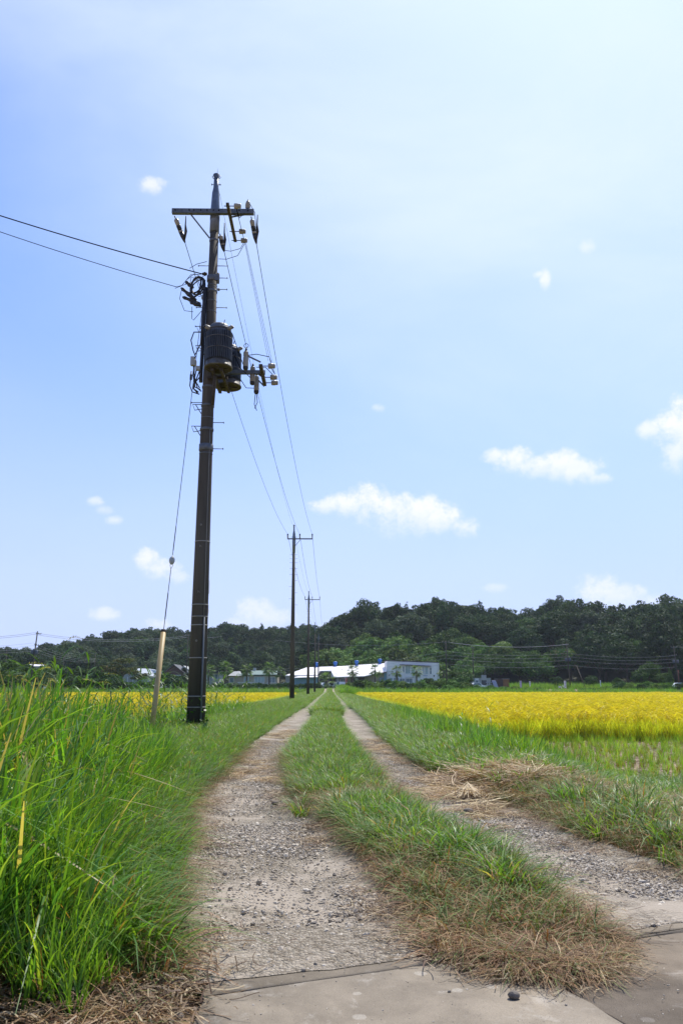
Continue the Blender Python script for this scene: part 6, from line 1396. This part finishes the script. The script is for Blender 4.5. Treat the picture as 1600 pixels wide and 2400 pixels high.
solo('creeper', creeper(970, .75), M['grass'], (PX, PY, .15), 'small leafy creeper climbing the right side of the big pole foot', 'creeper')
# long single blades that cross the track edge, and arching blades near the lens
def long_blade(L, w, az, up, c1, droop=.7):
    s = np.linspace(0, 1, 12); pp = np.stack([np.cos(az) * L * s * .8, np.sin(az) * L * s * .8, L * (up * s - droop * s ** 2.3)], -1); return ribbon(pp, w * np.clip(s * 5 + .3, 0, 1) * np.clip(1.03 - s, 0, 1) ** .6, c1, twist=.3)
solo('arching_grass', [long_blade(.5, .013, .15, .55, (.17, .22, .04), .75), long_blade(.46, .012, -.12, .5, (.20, .24, .05), .62), long_blade(.3, .014, .5, .8, (.15, .2, .04), .4)], M['grass'], G(-1.0, 5.35), 'yellow green grass blades arching over the left wheel track', 'grass blades')
solo('dying_grass', [long_blade(.16, .018, .2, .8, (.42, .10, .02), .2)], M['grass'], G(-.90, 4.95, .05), 'short orange red dying blade beside the left wheel track', 'grass blade')
# straw fan and dead twigs
r_ = np.random.default_rng(5); P = []
for k in range(60):
    a = math.radians(-130 + 90 * r_.uniform(0, 1) + r_.normal(0, 12)); L_ = r_.uniform(.14, .36); s = np.linspace(0, 1, 6); pp = np.stack([np.cos(a) * L_ * s, np.sin(a) * L_ * s, r_.uniform(.03, .09) * (1 - s) ** 1.2 + .015 + r_.uniform(0, .02)], -1); P.append(ribbon(pp, np.full(6, .0045), np.array([.60, .48, .32]) * r_.uniform(.75, 1.15), twist=r_.uniform(-.5, .5)))
solo('straw_bundle', P, M['grass_dry'], G(1.28, 7.75, .02), 'pale fan shaped bundle of straw at the left side of the straw heap', 'straw bundle')
def twig(pts, r, lab, name='twig'):
    o = MB().tube([Vector(p) for p in pts], [r, r * .9, r * .7][:len(pts)] + [r * .5] * (len(pts) - 3), 6).build(name, mat('dead_twig', (.30, .22, .14), .9, noise=.4, scale=20)); tag(o, lab, 'twig')
twig([(.68, 3.05, .03), (.82, 3.14, .035), (.95, 3.22, .04)], .006, 'straight pale twig lying at the tip of the middle strip')
twig([(.80, 3.02, .02), (.86, 3.06, .03), (.93, 3.09, .02)], .004, 'short pale twig on the concrete beside the strip tip')
twig([(-.72, 2.80, .02), (-.58, 2.765, .03), (-.47, 2.775, .02)], .005, 'pale dead stalk on the soil left of the concrete')
# ------------------------------------------------------------------ summer haze between the camera and the hills
hz = MB().span((-420, -40, -3.5), (520, 720, 62)).build('haze', None); tag(hz, kind='stuff')
hm = bpy.data.materials.new('haze'); hm.use_nodes = True; t = NT(hm.node_tree); hm.node_tree.nodes.clear(); o = t.node('ShaderNodeOutputMaterial'); v = t.node('ShaderNodeVolumePrincipled')
v.inputs['Color'].default_value = (.80, .88, 1.0, 1); v.inputs['Density'].default_value = .00010; v.inputs['Anisotropy'].default_value = .3
t.l.new(v.outputs[0], o.inputs['Volume']); hz.data.materials.append(hm)

# things that share a description are told apart by their order across the view
ordw = ['leftmost'] + [w_ + ' from left' for w_ in ('second', 'third', 'fourth', 'fifth', 'sixth', 'seventh', 'eighth', 'ninth', 'tenth', 'eleventh', 'twelfth', 'thirteenth', 'fourteenth', 'fifteenth', 'sixteenth', 'seventeenth', 'eighteenth')]
same = {}
for o in list(scene.objects):
    if o.parent is None and o.get('label') and o.get('category'): same.setdefault(o['label'], []).append(o)
for lab, L_ in same.items():
    if 1 < len(L_) <= 18:
        if any(q.get('kind') == 'stuff' for q in L_): continue
        L_.sort(key=lambda q: math.atan2(q.location.x, q.location.y))
        for k, q in enumerate(L_): q['label'] = lab + ', ' + (ordw[k] if k < len(L_) - 1 else 'rightmost') + ''
